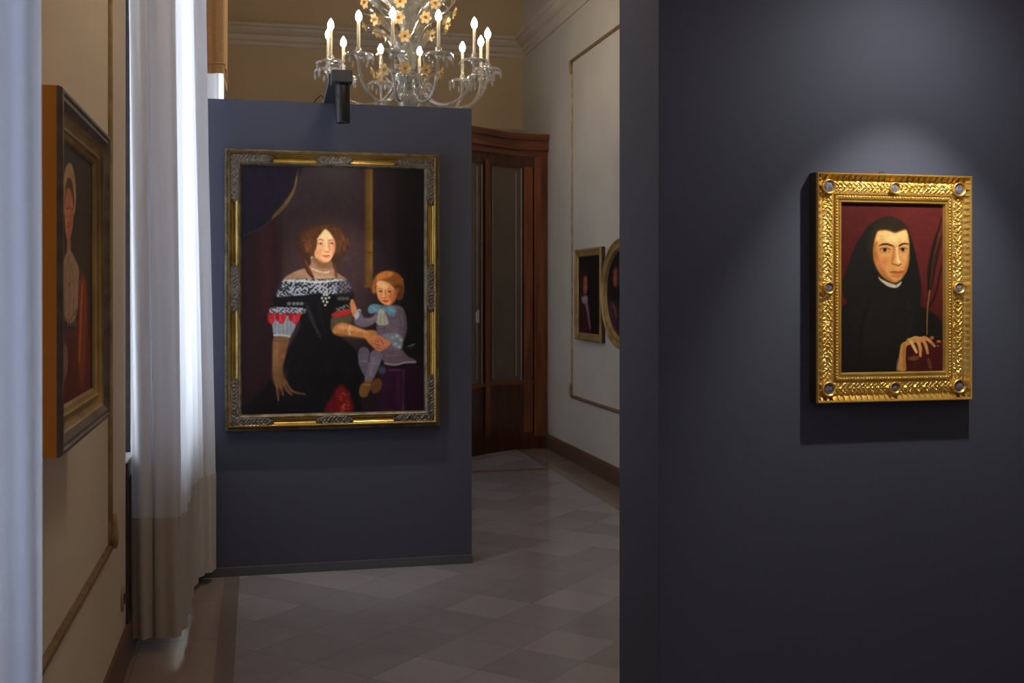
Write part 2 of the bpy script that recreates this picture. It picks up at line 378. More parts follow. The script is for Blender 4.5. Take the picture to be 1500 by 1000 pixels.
class Paint:
    def __init__(s, x0, y0, x1, y1, k, base, kx=None):
        s.x0, s.y0 = x0, y0; s.ky = k; s.kx = kx or k
        s.W = int((x1-x0)*s.kx); s.H = int((y1-y0)*s.ky)
        s.a = np.empty((s.H, s.W, 3)); s.a[:] = base
        s.o = (0., 0., 1.)
    def z(s, ox, oy, sc): s.o = (ox, oy, sc); return s        # drawing coordinates: crop origin and scale
    def pt(s, pts):
        P = np.array(pts, float); ox, oy, sc = s.o
        return np.stack([(ox+P[:, 0]*sc-s.x0)*s.kx, (oy+P[:, 1]*sc-s.y0)*s.ky], 1)
    def comp(s, mask, bx, by, col, alpha, col2=None, ang=90):
        h, w = mask.shape
        c = np.array(col, float)
        if col2 is not None:
            yy, xx = np.mgrid[0:h, 0:w]; g = (xx/w*math.cos(math.radians(ang))+yy/h*math.sin(math.radians(ang)))
            g = (g-g.min())/(g.max()-g.min()+1e-9); c = c+(np.array(col2, float)-c)*g[..., None]
        x0, y0 = max(bx, 0), max(by, 0); x1, y1 = min(bx+w, s.W), min(by+h, s.H)
        if x1 <= x0 or y1 <= y0: return
        mm = (mask*alpha)[y0-by:y1-by, x0-bx:x1-bx, None]
        if c.ndim == 3: c = c[y0-by:y1-by, x0-bx:x1-bx]
        s.a[y0:y1, x0:x1] = s.a[y0:y1, x0:x1]*(1-mm)+c*mm
    def poly(s, pts, col, b=.6, al=1., sm=True, col2=None, ang=90, tex=None):
        P = s.pt(pts)
        if sm: P = spline(P)
        pad = int(3*b*s.ky)+3; bx, by = int(P[:, 0].min())-pad, int(P[:, 1].min())-pad
        w, h = int(P[:, 0].max())+pad-bx, int(P[:, 1].max())+pad-by
        w, h = max(w, 2), max(h, 2)
        yy, xx = np.mgrid[0:h, 0:w]; xx = xx+bx+.5; yy = yy+by+.5
        m = np.zeros((h, w), bool); n = len(P)
        for i in range(n):
            xa, ya = P[i]; xb, yb = P[(i+1) % n]
            if ya == yb: continue
            c = ((ya > yy) != (yb > yy)); m ^= c & (xx < (xb-xa)*(yy-ya)/(yb-ya)+xa)
        m = blur(m.astype(float), b*s.ky)
        if tex is not None: m = m*tex(xx/s.kx, yy/s.ky)
        s.comp(m, bx, by, col, al, col2, ang); return s
    def line(s, pts, w, col, b=.5, al=1., sm=True):
        """stroke; w = width in crop units, a number or start..end list"""
        P = s.pt(pts)
        if sm and len(P) > 2: P = spline(P, False)
        n = len(P); ws = np.interp(np.linspace(0, 1, n), np.linspace(0, 1, len(w)) if hasattr(w, '__len__') else [0, 1], w if hasattr(w, '__len__') else [w, w])
        ws = ws*s.o[2]*s.ky/2; pad = int(ws.max()+3*b*s.ky)+3
        bx, by = int(P[:, 0].min())-pad, int(P[:, 1].min())-pad
        W, H = int(P[:, 0].max())+pad-bx, int(P[:, 1].max())+pad-by
        yy, xx = np.mgrid[0:H, 0:W]; xx = xx+bx+.5; yy = yy+by+.5
        m = np.zeros((H, W)); ar = s.ky/s.kx
        for i in range(n-1):
            a, c = P[i], P[i+1]; d = c-a; l2 = (d[0]*ar)**2+d[1]**2+1e-9
            t = np.clip(((xx-a[0])*d[0]*ar*ar+(yy-a[1])*d[1])/l2, 0, 1)
            ds = np.hypot((xx-a[0]-t*d[0])*ar, yy-a[1]-t*d[1]); r = ws[i]+(ws[i+1]-ws[i])*t
            m = np.maximum(m, np.clip(r-ds+.5, 0, 1))
        m = blur(m, b*s.ky*.7); s.comp(m, bx, by, col, al); return s
    def ell(s, cx, cy, rx, ry, col, b=.6, al=1., rot=0, **kw):
        ca, sa = math.cos(math.radians(rot)), math.sin(math.radians(rot))
        pts = [(cx+rx*math.cos(t)*ca-ry*math.sin(t)*sa, cy+rx*math.cos(t)*sa+ry*math.sin(t)*ca) for t in np.linspace(0, 2*PI, 16, endpoint=False)]
        return s.poly(pts, col, b, al, True, **kw)
    def grain(s, amt, sig=.8, seed=1):
        r = np.random.RandomState(seed); n = blur(r.randn(s.H, s.W), sig*s.ky*.5); n /= n.std()
        n2 = blur(r.randn(s.H, s.W), 5*s.ky*.5); n2 /= n2.std()
        s.a *= (1+amt*(.6*n+.5*n2))[..., None]; s.a = np.clip(s.a, 0, 255)
    def sample(s, px, py):
        x = np.clip((px-s.x0)*s.kx-.5, 0, s.W-1.001); y = np.clip((py-s.y0)*s.ky-.5, 0, s.H-1.001)
        i, j = x.astype(int), y.astype(int); fx, fy = (x-i)[:, None], (y-j)[:, None]
        A = s.a
        return A[j, i]*(1-fx)*(1-fy)+A[j, i+1]*fx*(1-fy)+A[j+1, i]*(1-fx)*fy+A[j+1, i+1]*fx*fy
def lacetex(per, seed=3, th=.0):
    rs = np.random.RandomState(seed); G = rs.rand(64, 64)
    def f(xx, yy):
        def vn(k):
            u, v = xx/k, yy/k; i, j = np.floor(u).astype(int), np.floor(v).astype(int); fu, fv = u-i, v-j
            fu, fv = fu*fu*(3-2*fu), fv*fv*(3-2*fv)
            a = lambda p, q: G[(j+q) % 64, (i+p) % 64]
            return (a(0,0)*(1-fu)+a(1,0)*fu)*(1-fv)+(a(0,1)*(1-fu)+a(1,1)*fu)*fv
        v = vn(per*.42)*.7+vn(per*.8)*.3
        sc = .16*np.sin(xx*2*PI/(per*1.6))*np.sin(yy*2*PI/(per*1.4))
        return np.clip((v-.44+sc+th)*5.5+.35, 0, 1)
    return f

def canvas(name, paint, w, h, nx, ny, gain, parent, yloc, shape=None, zc=0.0):
    """a gridded canvas in the parent's XZ plane whose vertex colours carry the picture"""
    xs = np.linspace(-w/2, w/2, nx); zs = np.linspace(-h/2, h/2, ny)
    X, Z = np.meshgrid(xs, zs); X = X.ravel(); Z = Z.ravel()
    if shape == 'oval':
        # map the square grid to a disc
        u, v = X/(w/2), Z/(h/2); X, Z = u*np.sqrt(1-v*v/2)*w/2, v*np.sqrt(1-u*u/2)*h/2
    V = np.stack([X, np.full_like(X, yloc), Z+zc], 1)
    idx = np.arange(nx*ny).reshape(ny, nx)
    F = np.stack([idx[:-1, :-1], idx[:-1, 1:], idx[1:, 1:], idx[1:, :-1]], -1).reshape(-1, 4)
    me = bpy.data.meshes.new(name); me.from_pydata(V.tolist(), [], F.tolist()); me.update()
    ca, sa = math.cos(parent.rotation_euler.z), math.sin(parent.rotation_euler.z); lx, ly, lz = parent.location
    WX = lx+V[:, 0]*ca-V[:, 1]*sa; WY = ly+V[:, 0]*sa+V[:, 1]*ca; WZ = lz+V[:, 2]
    px, py = photo_xy(WX, WY, WZ)
    col = np.clip(lin(paint.sample(px, py))*np.array(gain), 0, .92)
    at = me.color_attributes.new('paint', 'FLOAT_COLOR', 'POINT')
    buf = np.ones((nx*ny, 4), np.float32); buf[:, :3] = col
    at.data.foreach_set('color', buf.ravel())
    me.materials.append(M['oil'])
    o = bpy.data.objects.new(name, me); C.objects.link(o); o.parent = parent
    # stretcher behind the canvas gives it body
    return o

def rect_frame(m, w, h, prof):
    """mitred frame swept round a w x h outer rectangle; prof = [(inset, height out of wall)]"""
    vs = []
    for (a, y) in prof:
        vs += [(-w/2+a, -y, -h/2+a), (w/2-a, -y, -h/2+a), (w/2-a, -y, h/2-a), (-w/2+a, -y, h/2-a)]
    fs = []
    for k in range(len(prof)-1):
        for i in range(4):
            j = (i+1) % 4; fs.append((k*4+i, k*4+j, (k+1)*4+j, (k+1)*4+i))
    m.add(vs, fs)
def side_pts(w, h, a):
    """four sides as (start, direction, length, inward normal), at inset a"""
    return [((-w/2+a, -h/2+a), (1,0), w-2*a, (0,1)), ((w/2-a, -h/2+a), (0,1), h-2*a, (-1,0)),
            ((w/2-a, h/2-a), (-1,0), w-2*a, (0,-1)), ((-w/2+a, h/2-a), (0,-1), h-2*a, (1,0))]
def beads(m, w, h, a, y, r, step, seg=6):
    for (p, d, ln, n) in side_pts(w, h, a):
        k = int(ln/step)
        for i in range(k):
            t = (i+.5)*ln/k; cx, cz = p[0]+d[0]*t, p[1]+d[1]*t
            vs = []; fs = []
            rings = [(0, 1), (.6, .8), (.95, .3)]
            for (zz, rr) in rings:
                for q in range(seg):
                    an = 2*PI*q/seg; vs.append((cx+r*rr*math.cos(an), -y-r*zz, cz+r*rr*math.sin(an)))
            for jj in range(2):
                for q in range(seg): fs.append((jj*seg+q, jj*seg+(q+1) % seg, (jj+1)*seg+(q+1) % seg, (jj+1)*seg+q))
            fs.append(tuple(2*seg+q for q in range(seg)))
            m.add(vs, fs)
def relief(m, p, d, ln, n, wd, y0, fn, ns, nt_, t0=0.0, yprof=None, env=None):
    """carved strip: fn(s,t) in metres along / 0..1 across -> height"""
    def P(u, v):
        s_ = u*ln; hh = fn(s_, v)
        if env: hh *= env(u, v)
        yy = (y0 if yprof is None else yprof(v))+hh
        return (p[0]+d[0]*s_+n[0]*(t0+v*wd), -yy, p[1]+d[1]*s_+n[1]*(t0+v*wd))
    m.grid(P, ns, nt_)
def scroll(per, amp, seed=0.):
    """mirrored foliage: paired curling leaves fanning from a central stem"""
    def f(s, t):
        tt = (t-.5)*2; at = abs(tt); q = (s/per+seed) % 1.0
        stem = math.exp(-(at/.16)**2)*(.6+.4*math.cos(4*PI*q))
        fan = max(0., math.cos(2*PI*(q*2-1.1*at)))**.7*(.35+.65*math.sin(PI*min(1, at*1.15)))
        curl = math.exp(-(((q-.5)/.16)**2+((at-.62)/.22)**2))
        pit = math.exp(-(((q-.5)/.07)**2+((at-.62)/.10)**2))
        rib = .25*math.sin(2*PI*(q*6+at*1.5))*at
        bud = math.exp(-(((min(q, 1-q))/.10)**2+(at/.30)**2))
        e = min(1, (1-at)*6)
        var = .30*math.sin(s*611+tt*7+3*math.sin(s*173))*math.sin(tt*9+s*389)+.22*math.sin(s*1130+2*math.sin(tt*11))*math.cos(tt*15+s*97)
        return amp*e*max(0, var+.62*max(stem, fan*.8)+.55*curl-.7*pit+rib+.6*bud)
    return f

# ================================================================== PAINTING 1 : woman and child
CXp = .4094; CW, CH = .968, 1.312
fr = empty('framed_painting', (CXp, 6.03, 1.512))
tag(fr, 'large gilt-framed painting of a seated woman in black with a small child', 'painting')
FWd, FHt = 1.142, 1.488
def paint_woman():
    p = Paint(346, 236, 630, 614, 2.0, (34,25,30))
    E = (320,200,.22667); F = (320,410,.23); D = (440,320,.08); G = (540,390,.07); H = (500,380,.2202)
    p.z(0,0,1)
    p.poly([(418,240),(536,240),(536,400),(520,610),(400,610),(410,400)], (50,37,42), 9, .9)
    p.poly([(425,330),(536,330),(536,470),(430,470)], (66,48,50), 14, .7)
    p.poly([(546,240),(600,240),(590,380),(548,400)], (38,26,33), 6, .8)
    p.poly([(584,240),(630,240),(630,614),(575,614),(582,420)], (19,18,20), 6, 1)
    p.poly([(350,340),(408,330),(404,610),(350,612)], (42,21,26), 6, .9)
    p.poly([(380,340),(398,335),(394,450),(384,450)], (58,26,30), 4, .8)
    p.poly([(416,320),(421,320),(420,400),(414,400)], (56,44,30), 1.5, .6)
    # purple curtain
    p.z(*E)
    p.poly([(140,180),(520,180),(505,280),(460,400),(360,500),(300,570),(200,640),(140,650)], (24,18,34), 1.5)
    for a in ([(180,200),(240,340),(200,520)], [(260,200),(300,330),(240,500)], [(350,200),(380,320),(320,460)]):
        p.line(a, [20,46,10], (40,27,52), 4, .55)
    p.line([(160,640),(260,600),(340,540)], 10, (58,58,52), 1.2, .7)
    p.poly([(515,212),(508,300),(492,360),(455,430),(400,492),(345,535),(352,508),(400,455),(448,390),(482,330),(500,260)], (92,72,40), .7)
    p.line([(505,260),(488,345),(430,440)], 6, (136,112,66), .6, .7)
    # gilded pillar
    p.poly([(944,205),(1000,205),(1000,860),(990,975),(944,975)], (98,70,30), .7, 1, False)
    p.line([(985,210),(985,860)], 14, (128,98,40), 1, .7, False); p.line([(950,210),(950,960)], 10, (62,42,24), 1, .7, False)
    p.line([(944,745),(1000,750)], 8, (70,50,26), .6, .8, False)
    # hair
    p.poly([(500,700),(492,650),(540,600),(600,575),(690,562),(770,575),(830,620),(850,680),(835,740),(790,790),(760,830),(590,820),(545,790),(510,750)], (58,38,28), 2)
    p.poly([(530,640),(580,600),(640,580),(720,572),(790,600),(820,650),(800,720),(760,760),(600,760),(560,720)], (88,54,30), 2.2, .9)
    rr = np.random.RandomState(5)
    for k in range(46):
        a = rr.uniform(PI*1.0, 2*PI); r0 = rr.uniform(60,150); cx = 680+math.cos(a)*r0*1.1; cy = 700+math.sin(a)*r0*.9
        p.line([(cx,cy),(cx+rr.uniform(-16,16),cy+16),(cx+rr.uniform(-22,22),cy+40)], 5, (150,92,40) if k % 2 else (58,28,18), .7, .4)
    for k in range(16):
        x = 520+rr.uniform(0,70); y = 650+rr.uniform(0,120); p.line([(x,y),(x+12,y+14),(x-4,y+28)], 4, (130,74,40), .6, .45)
        x = 770+rr.uniform(0,60); p.line([(x,y),(x+12,y+14),(x-4,y+28)], 4, (108,66,34), .6, .4)
    # neck and shoulders
    p.poly([(415,930),(450,895),(510,865),(570,845),(598,820),(604,770),(720,800),(742,850),(775,885),(830,925),(800,960),(640,975),(430,970)], (160,122,92), .8)
    p.poly([(605,780),(720,800),(735,850),(690,852),(640,840)], (120,80,52), 1.8, .8)
    p.poly([(590,880),(700,900),(740,900),(720,930),(600,930)], (205,165,125), 3, .7)
    p.line([(600,850),(640,868),(690,880),(715,872)], 12, (196,178,150), .6, .9)
    p.line([(545,745),(560,820),(590,880),(612,912)], [26,30,28,14], (66,36,24), .8); p.line([(560,800),(600,890)], 8, (120,70,44), .7, .7)
    p.line([(750,830),(760,890),(765,930)], [16,18,8], (92,58,40), 1, .8)
    # face
    p.z(*D)
    p.poly([(455,195),(520,235),(585,330),(625,400),(640,470),(628,590),(592,690),(545,765),(470,802),(400,792),(320,745),(262,685),(250,625),(282,520),(292,430),(320,350),(385,265)], (226,172,122), .5)
    p.poly([(440,215),(520,260),(580,350),(500,380),(400,370),(350,360),(390,290)], (250,212,158), 1.2, .9)
    p.poly([(600,400),(645,480),(625,610),(570,700),(540,760),(590,640),(600,520)], (176,112,74), 1.3, .8)
    p.ell(330,600,60,70,(226,140,104),2.2,.7); p.ell(590,560,30,50,(224,136,96),1.4,.7)
    p.poly([(262,660),(320,745),(400,790),(470,800),(540,765),(500,790),(440,770),(340,720)], (186,126,86), 1, .7)
    p.line([(320,395),(370,380),(425,405)], [8,20,10], (112,74,48), .4, .8); p.line([(515,405),(560,390),(615,400)], [10,18,6], (120,80,50), .4, .8)
    p.ell(365,462,52,26,(170,120,90),.8,.7); p.ell(575,455,44,24,(172,118,88),.8,.7)
    p.ell(368,462,36,13,(206,180,160),.35); p.ell(575,458,32,12,(200,172,150),.35)
    p.ell(370,460,16,14,(58,48,48),.3); p.ell(578,457,14,13,(62,48,44),.3)
    p.line([(318,455),(360,443),(410,460)], 8, (96,56,38), .3, .8); p.line([(535,450),(575,440),(618,452)], 8, (96,56,38), .3, .8)
    p.line([(500,400),(520,480),(540,570)], [14,20,26], (184,120,80), .7, .7); p.line([(475,380),(478,480),(482,580)], [30,24,40], (252,204,160), .8, .8)
    p.line([(445,602),(490,612),(530,606)], [14,18,12], (150,82,60), .4, .85)
    p.poly([(400,680),(450,668),(480,674),(510,664),(550,680),(510,700),(470,706),(430,696)], (206,92,74), .35)
    p.line([(402,682),(475,686),(548,681)], 7, (150,54,48), .3, .8); p.line([(440,715),(480,722),(520,712)], 12, (178,110,80), .5, .6)
    p.line([(300,410),(280,520),(245,620),(250,700)], [30,34,30,20], (80,44,26), .9, .8)
    p.ell(205,712,12,12,(214,190,150),.4)
    # dress
    p.z(*F)
    p.poly([(360,100),(560,85),(840,70),(850,150),(800,200),(728,220),(722,330),(770,360),(850,420),(915,520),(930,600),(900,720),(850,860),(180,860),(220,760),(300,680),(345,600),(420,500),(470,400),(520,290),(500,240),(380,200),(355,150)], (17,16,19), 1.2)
    for k in range(26):
        x = 430+rr.uniform(0,420); y = 380+rr.uniform(0,330); p.line([(x,y),(x+rr.uniform(-40,40),y+50),(x+rr.uniform(-60,60),y+110)], [2,10,2], (34,32,40) if k % 3 else (44,36,34), 1.2, .5)
    p.line([(560,150),(600,260),(650,370)], [10,26,10], (48,52,58), 1.2, .7); p.line([(640,150),(660,260),(690,340)], 14, (34,36,40), 1.4, .6)
    # lace collar
    lt = lacetex(4.6, 2)
    p.poly([(372,105),(388,50),(420,0),(560,-10),(640,-6),(780,-10),(830,20),(835,72),(700,92),(640,82),(560,96),(470,100)], (40,42,50), .7)
    p.poly([(372,105),(388,50),(420,0),(560,-10),(640,-6),(780,-10),(830,20),(835,72),(700,92),(640,82),(560,96),(470,100)], (162,170,184), .7, .95, tex=lt)
    p.poly([(760,0),(850,10),(850,90),(760,90)], (60,50,56), 3, .55)
    p.line([(420,2),(560,8),(640,14),(790,-2)], [10,16,14,8], (212,206,196), .6, .8)
    # brooch, bands
    for (x, y) in ((672,95),(690,95),(660,115),(684,118),(705,112),(668,135),(692,140),(680,160)): p.ell(x,y,8,8,(176,172,164),.35)
    for x in (450,480,505,530): p.ell(x,150,13,11,(118,120,126),.6,.9)
    for x in (770,795,820): p.ell(x,118,14,12,(96,96,88),.7,.8)
    p.poly([(335,178),(440,172),(545,180),(548,212),(440,216),(335,212)], (70,72,82), .6); p.poly([(335,178),(440,172),(545,180),(548,212),(440,216),(335,212)], (168,174,186), .6, .9, tex=lacetex(3.8, 5))
    p.poly([(345,225),(420,225),(490,235),(492,290),(470,340),(450,368),(400,362),(360,358),(345,310)], (140,149,158), .8)
    for x in (365,390,415,440,465): p.line([(x,245),(x-4,300),(x,350)], 5, (96,104,112), .8, .6)
    p.line([(355,352),(400,350),(452,360)], 12, (184,186,186), .6)
    for (a, b_) in ((318,352),(365,435),(450,528)):
        mx = (a+b_)/2; p.poly([(a,208),(mx,222),(b_,208),(mx+22,262),(mx,280),(mx-20,262)], (186,40,52), .6); p.poly([(a,214),(a+22,216),(a+14,262),(a-4,244)], (150,28,40), .6)
        p.line([(mx-8,226),(mx-2,262)], 6, (228,96,96), .7, .7)
    # left forearm and hand
    p.poly([(350,368),(400,360),(452,370),(440,430),(418,520),(408,580),(428,640),(430,670),(390,690),(365,680),(350,640),(344,600),(343,480)], (124,86,54), .9)
    p.line([(372,390),(362,500),(366,600),(385,690)], [26,34,30,14], (150,106,70), 2, .7)
    p.line([(405,650),(430,700),(470,726)], 10, (84,54,36), .8, .7); p.line([(380,680),(392,730)], 8, (80,52,34), .8, .7)
    p.line([(350,385),(400,392),(445,384)], 8, (104,66,44), .7, .7)
    p.poly([(345,560),(410,560),(440,640),(400,660),(350,660)], (98,68,46), 3, .5)
    for a in ([(372,660),(376,710),(382,770)], [(392,660),(404,700),(412,735)], [(412,655),(440,705),(470,733)], [(425,640),(470,705),(555,728)]):
        p.line(a, [16,17,8], (126,90,60), .7, .9); p.line([(x+9,y-3) for x, y in a], [3,7,3], (52,34,26), .7, .7)
    # right sleeve + arm to the child
    p.poly([(735,190),(790,165),(838,150),(835,190),(760,215)], (120,120,118), .8, .9, tex=lacetex(3.8, 1))
    p.poly([(722,215),(770,200),(835,188),(842,215),(790,232),(735,240)], (168,38,36), .7)
    p.poly([(722,240),(800,232),(850,215),(848,262),(800,300),(760,330),(722,325)], (84,76,56), 1)
    p.poly([(735,300),(780,272),(850,285),(930,318),(985,318),(1035,345),(1052,372),(1000,388),(1042,425),(1035,450),(1000,440),(960,405),(930,372),(850,362),(770,355),(730,335)], (186,124,70), .8)
    p.line([(770,300),(860,312),(950,332)], [20,26,16], (224,164,104), 1.6, .7); p.line([(840,290),(830,320),(838,350)], 9, (222,200,160), .5, .8)
    p.line([(750,345),(850,360),(930,375)], 10, (110,66,40), 1.2, .7)
    # red underskirt
    p.poly([(748,690),(790,668),(838,740),(852,845),(680,845),(700,790),(725,740)], (112,24,28), 2.4)
    for k in range(34): p.ell(775+rr.uniform(0,66),720+rr.uniform(0,118),rr.uniform(4,9),rr.uniform(4,9),(190,96,36) if k % 2 else (150,50,28),.7,.7)
    p.line([(740,700),(735,840)], 8, (60,10,16), 1.2, .7); p.line([(705,780),(700,840)], 26, (96,20,34), 2, .8)
    # ---- child
    p.z(*H)
    p.poly([(262,740),(300,715),(420,722),(470,715),(545,735),(545,1010),(262,1010)], (48,22,44), 1.4)
    p.line([(415,735),(412,1000)], [8,12], (112,62,116), 1, .8, False); p.line([(320,735),(395,735)], 10, (106,56,104), 1, .8)
    p.poly([(425,735),(545,730),(545,1010),(428,1010)], (34,15,30), 2, .9); p.line([(345,760),(335,990)], 22, (40,16,42), 3, .7); p.line([(380,760),(375,990)], 10, (84,40,84), 2, .6)
    p.poly([(235,600),(300,585),(400,600),(440,640),(497,672),(488,692),(420,690),(360,706),(300,700),(270,660)], (98,84,96), .8)
    p.line([(290,690),(360,700),(430,684),(494,680)], 9, (158,148,160), .7, .9); p.line([(300,640),(400,634)], 5, (142,128,140), .6, .7)
    p.poly([(240,315),(300,300),(372,305),(408,322),(428,370),(436,450),(425,510),(400,560),(395,600),(290,600),(245,560),(235,470),(232,420),(190,440),(140,450),(95,430),(84,400),(110,370),(165,388),(215,372)], (104,92,106), .8)
    p.poly([(380,330),(425,370),(432,470),(415,520),(385,510),(392,430)], (74,64,76), 1.4, .8); p.line([(285,440),(290,590)], 8, (70,62,74), 1, .7)
    p.line([(130,400),(200,400),(235,380)], 16, (140,124,134), 1.8, .6); p.line([(395,350),(408,420),(400,490)], 16, (132,116,126), 1.8, .5)
    # legs
    p.line([(150,620),(148,690),(178,770)], [76,66,46], (96,88,104), .8); p.line([(232,640),(210,720),(180,800)], [84,70,52], (112,102,118), .8)
    p.line([(130,674),(175,678)], 9, (100,130,150), .6, .8); p.line([(190,690),(250,692)], 9, (104,134,152), .6, .8)
    p.line([(212,650),(196,760)], 12, (146,136,150), 1.6, .6)
    p.poly([(118,880),(135,825),(190,808),(205,830),(190,870),(165,912),(130,912)], (122,86,44), .8); p.poly([(196,860),(205,808),(250,790),(270,820),(258,870),(215,890)], (98,66,36), .8)
    p.line([(150,830),(190,835)], 8, (180,136,70), .7, .8); p.ell(270,735,26,28,(66,84,104),1.4,.8)
    # skirt of coat fold / hand cluster
    p.poly([(205,520),(250,505),(290,525),(330,535),(320,570),(280,600),(250,610),(215,580)], (200,124,86), .7)
    for a in ([(220,540),(250,548)],[(215,560),(255,572)],[(230,585),(262,592)],[(262,530),(280,560)]): p.line(a, 7, (136,70,48), .5, .75)
    p.poly([(270,500),(330,490),(390,500),(410,530),(400,590),(350,580),(330,545),(300,530)], (118,134,146), 1, .9)
    for (x, y) in ((340,520),(370,510),(395,535),(360,560),(385,580)): p.ell(x,y,11,9,(172,180,182),.7,.85)
    # raised hand
    p.poly([(62,270),(78,266),(92,300),(104,335),(112,370),(100,385),(80,378),(68,350),(60,310)], (214,134,88), .6)
    p.line([(76,278),(80,320)], 4, (160,80,50), .4, .7); p.poly([(92,352),(118,328),(130,345),(110,388),(92,398)], (176,178,182), .7); p.line([(118,345),(140,385),(150,410)], 14, (84,112,132), .9, .8)
    # bow and cravat
    p.poly([(176,335),(195,300),(245,298),(285,315),(330,310),(362,330),(352,378),(322,374),(290,345),(230,350),(195,362)], (92,132,150), .7)
    p.line([(200,310),(230,335)], 8, (140,172,184), .7, .7); p.line([(320,322),(345,350)], 8, (130,162,176), .7, .7); p.line([(270,312),(262,345)], 8, (52,84,100), .7, .8)
    p.poly([(250,335),(280,335),(308,400),(310,430),(270,438),(236,425),(240,390)], (160,160,146), .8); p.line([(262,360),(258,425)], 6, (108,108,100), .8, .6); p.line([(285,360),(290,425)], 6, (112,110,100), .8, .6)
    # head
    p.z(*G)
    p.poly([(60,500),(70,350),(130,230),(230,140),(380,95),(540,110),(660,190),(725,300),(740,430),(735,560),(690,680),(600,700),(560,620),(180,560),(120,590)], (136,80,34), 1)
    p.poly([(150,230),(260,130),(420,110),(520,160),(420,230),(280,260),(190,300)], (196,122,56), 1.2, .9)
    p.poly([(540,400),(700,380),(730,520),(690,660),(600,690),(570,560)], (84,44,26), 1.3, .8)
    p.poly([(175,320),(260,300),(400,330),(500,420),(545,480),(580,560),(570,660),(520,750),(430,810),(340,800),(260,750),(200,670),(172,560),(165,430)], (218,154,98), .6)
    p.poly([(185,330),(300,320),(400,380),(380,450),(220,440)], (240,194,142), 1.4, .8)
    p.ell(255,650,45,60,(226,126,96),1.4,.75); p.ell(480,630,70,80,(204,96,56),1.6,.8)
    p.poly([(500,480),(575,560),(560,680),(500,770),(430,808),(520,680),(530,580)], (150,72,38), 1.2,.8)
    p.ell(250,520,34,18,(84,48,34),.45,.9); p.ell(440,525,40,20,(78,48,38),.45,.9)
    p.line([(200,475),(260,468)], 10, (150,96,56), .5, .6); p.line([(390,480),(450,468),(510,490)], 12, (140,84,46), .5, .6)
    p.line([(320,470),(315,560),(310,630)], [24,20,44], (246,190,140), .8, .8); p.line([(345,500),(355,600),(370,650)], 20, (170,96,60), .8, .7)
    p.line([(290,655),(330,665),(370,655)], 12, (140,66,44), .5, .8)
    p.poly([(280,715),(330,702),(360,712),(420,706),(400,745),(340,752)], (196,70,50), .4); p.line([(285,720),(415,714)], 8, (120,34,28), .35, .8)
    for k in range(60):
        a = rr.uniform(0, 2*PI); x = 420+math.cos(a)*rr.uniform(200,310); y = 330+math.sin(a)*rr.uniform(140,240)
        if y < 560 and not (190 < x < 520 and y > 330): p.line([(x,y),(x+25,y+10),(x+20,y+40)], 12, (214,142,66) if k % 2 else (110,60,24), .6, .5)
    p.line([(120,380),(95,440),(120,500),(90,540)], 24, (184,128,70), .8, .7); p.line([(590,450),(620,520),(590,570)], 22, (168,100,52), .8, .7)
    # small dark objects by the cloth
    p.z(*H); p.line([(440,580),(470,570),(490,560)], [6,14,6], (120,130,140), .8, .7); p.line([(455,592),(480,590)], 8, (60,70,84), .9, .7)
    p.grain(.05, .8)
    return p
pw = paint_woman()
cv = canvas('canvas', pw, CW, CH, 350, 470, (1.12,1.10,1.08), fr, -.045)
m = MB(); rect_frame(m, FWd, FHt, [(0,.004),(0,.030),(.004,.040),(.012,.044),(.018,.040),(.019,.056),(.022,.066)]); m.build('outer_edge', M['edge'], fr, auto=50)
m = MB(); rect_frame(m, FWd-.044, FHt-.044, [(0,.066),(.004,.072),(.009,.070),(.013,.060),(.024,.051),(.038,.051),(.048,.060)]); m.build('frame', M['gold_old'], fr, auto=50)
m = MB(); rect_frame(m, FWd-.140, FHt-.140, [(0,.060),(.004,.066),(.009,.064),(.012,.055),(.018,.046),(.020,.040)]); m.build('inner_lip', M['edge'], fr, auto=50)
m = MB(); beads(m, FWd, FHt, .009, .042, .0048, .0125); m.build('beading', M['gold_brown'], fr, smooth=True)
def ornament(x0, x1, z0, z1, horiz, seed):
    """carved leaf spray filling the hollow of the frame"""
    m = MB(); ln = (x1-x0) if horiz else (z1-z0); wd = (z1-z0) if horiz else (x1-x0)
    f = scroll(.040, .011, seed)
    def env(u, v):
        q = min(u, 1-u)*ln/.045; lim = min(1, .25+q); return max(0, min(1, (lim-abs(v-.5)*2)*6))
    d, n, p = ((1,0),(0,1),(x0,z0)) if horiz else ((0,1),(1,0),(x0,z0))
    def P(u, v):
        lim = min(1, .15+min(u, 1-u)*ln/.05); vv = .5+(v-.5)*lim
        hh = (.006+f(u*ln, v))*min(1, min(v, 1-v)*8)
        yy = .055+.006*(abs(vv-.5)*2)**2+hh
        return (p[0]+d[0]*u*ln+n[0]*vv*wd, -yy, p[1]+d[1]*u*ln+n[1]*vv*wd)
    m.grid(P, int(ln/.0020), 26)
    return m
hx, hz = FWd/2, FHt/2; A0, A1 = .022, .076
for sx in (-1, 1):
    for sz in (-1, 1):
        m = MB()
        xa, xb = (-hx+A0, -hx+.255) if sx < 0 else (hx-.255, hx-A0)
        za, zb = (-hz+A0, -hz+A1) if sz < 0 else (hz-A1, hz-A0)
        o1 = ornament(xa, xb, za, zb, True, .2*sx+sz); m.add(o1.v, o1.f)
        xa, xb = (-hx+A0, -hx+A1) if sx < 0 else (hx-A1, hx-A0)
        za, zb = (-hz+A0, -hz+.285) if sz < 0 else (hz-.285, hz-A0)
        o1 = ornament(xa, xb, za, zb, False, .4*sx+sz); m.add(o1.v, o1.f)
        m.build('corner_ornament', M['orn'], fr, smooth=True)
for sz in (-1, 1):
    za, zb = (-hz+A0, -hz+A1) if sz < 0 else (hz-A1, hz-A0)
    ornament(-.10, .10, za, zb, True, .3).build('centre_ornament', M['orn'], fr, smooth=True)
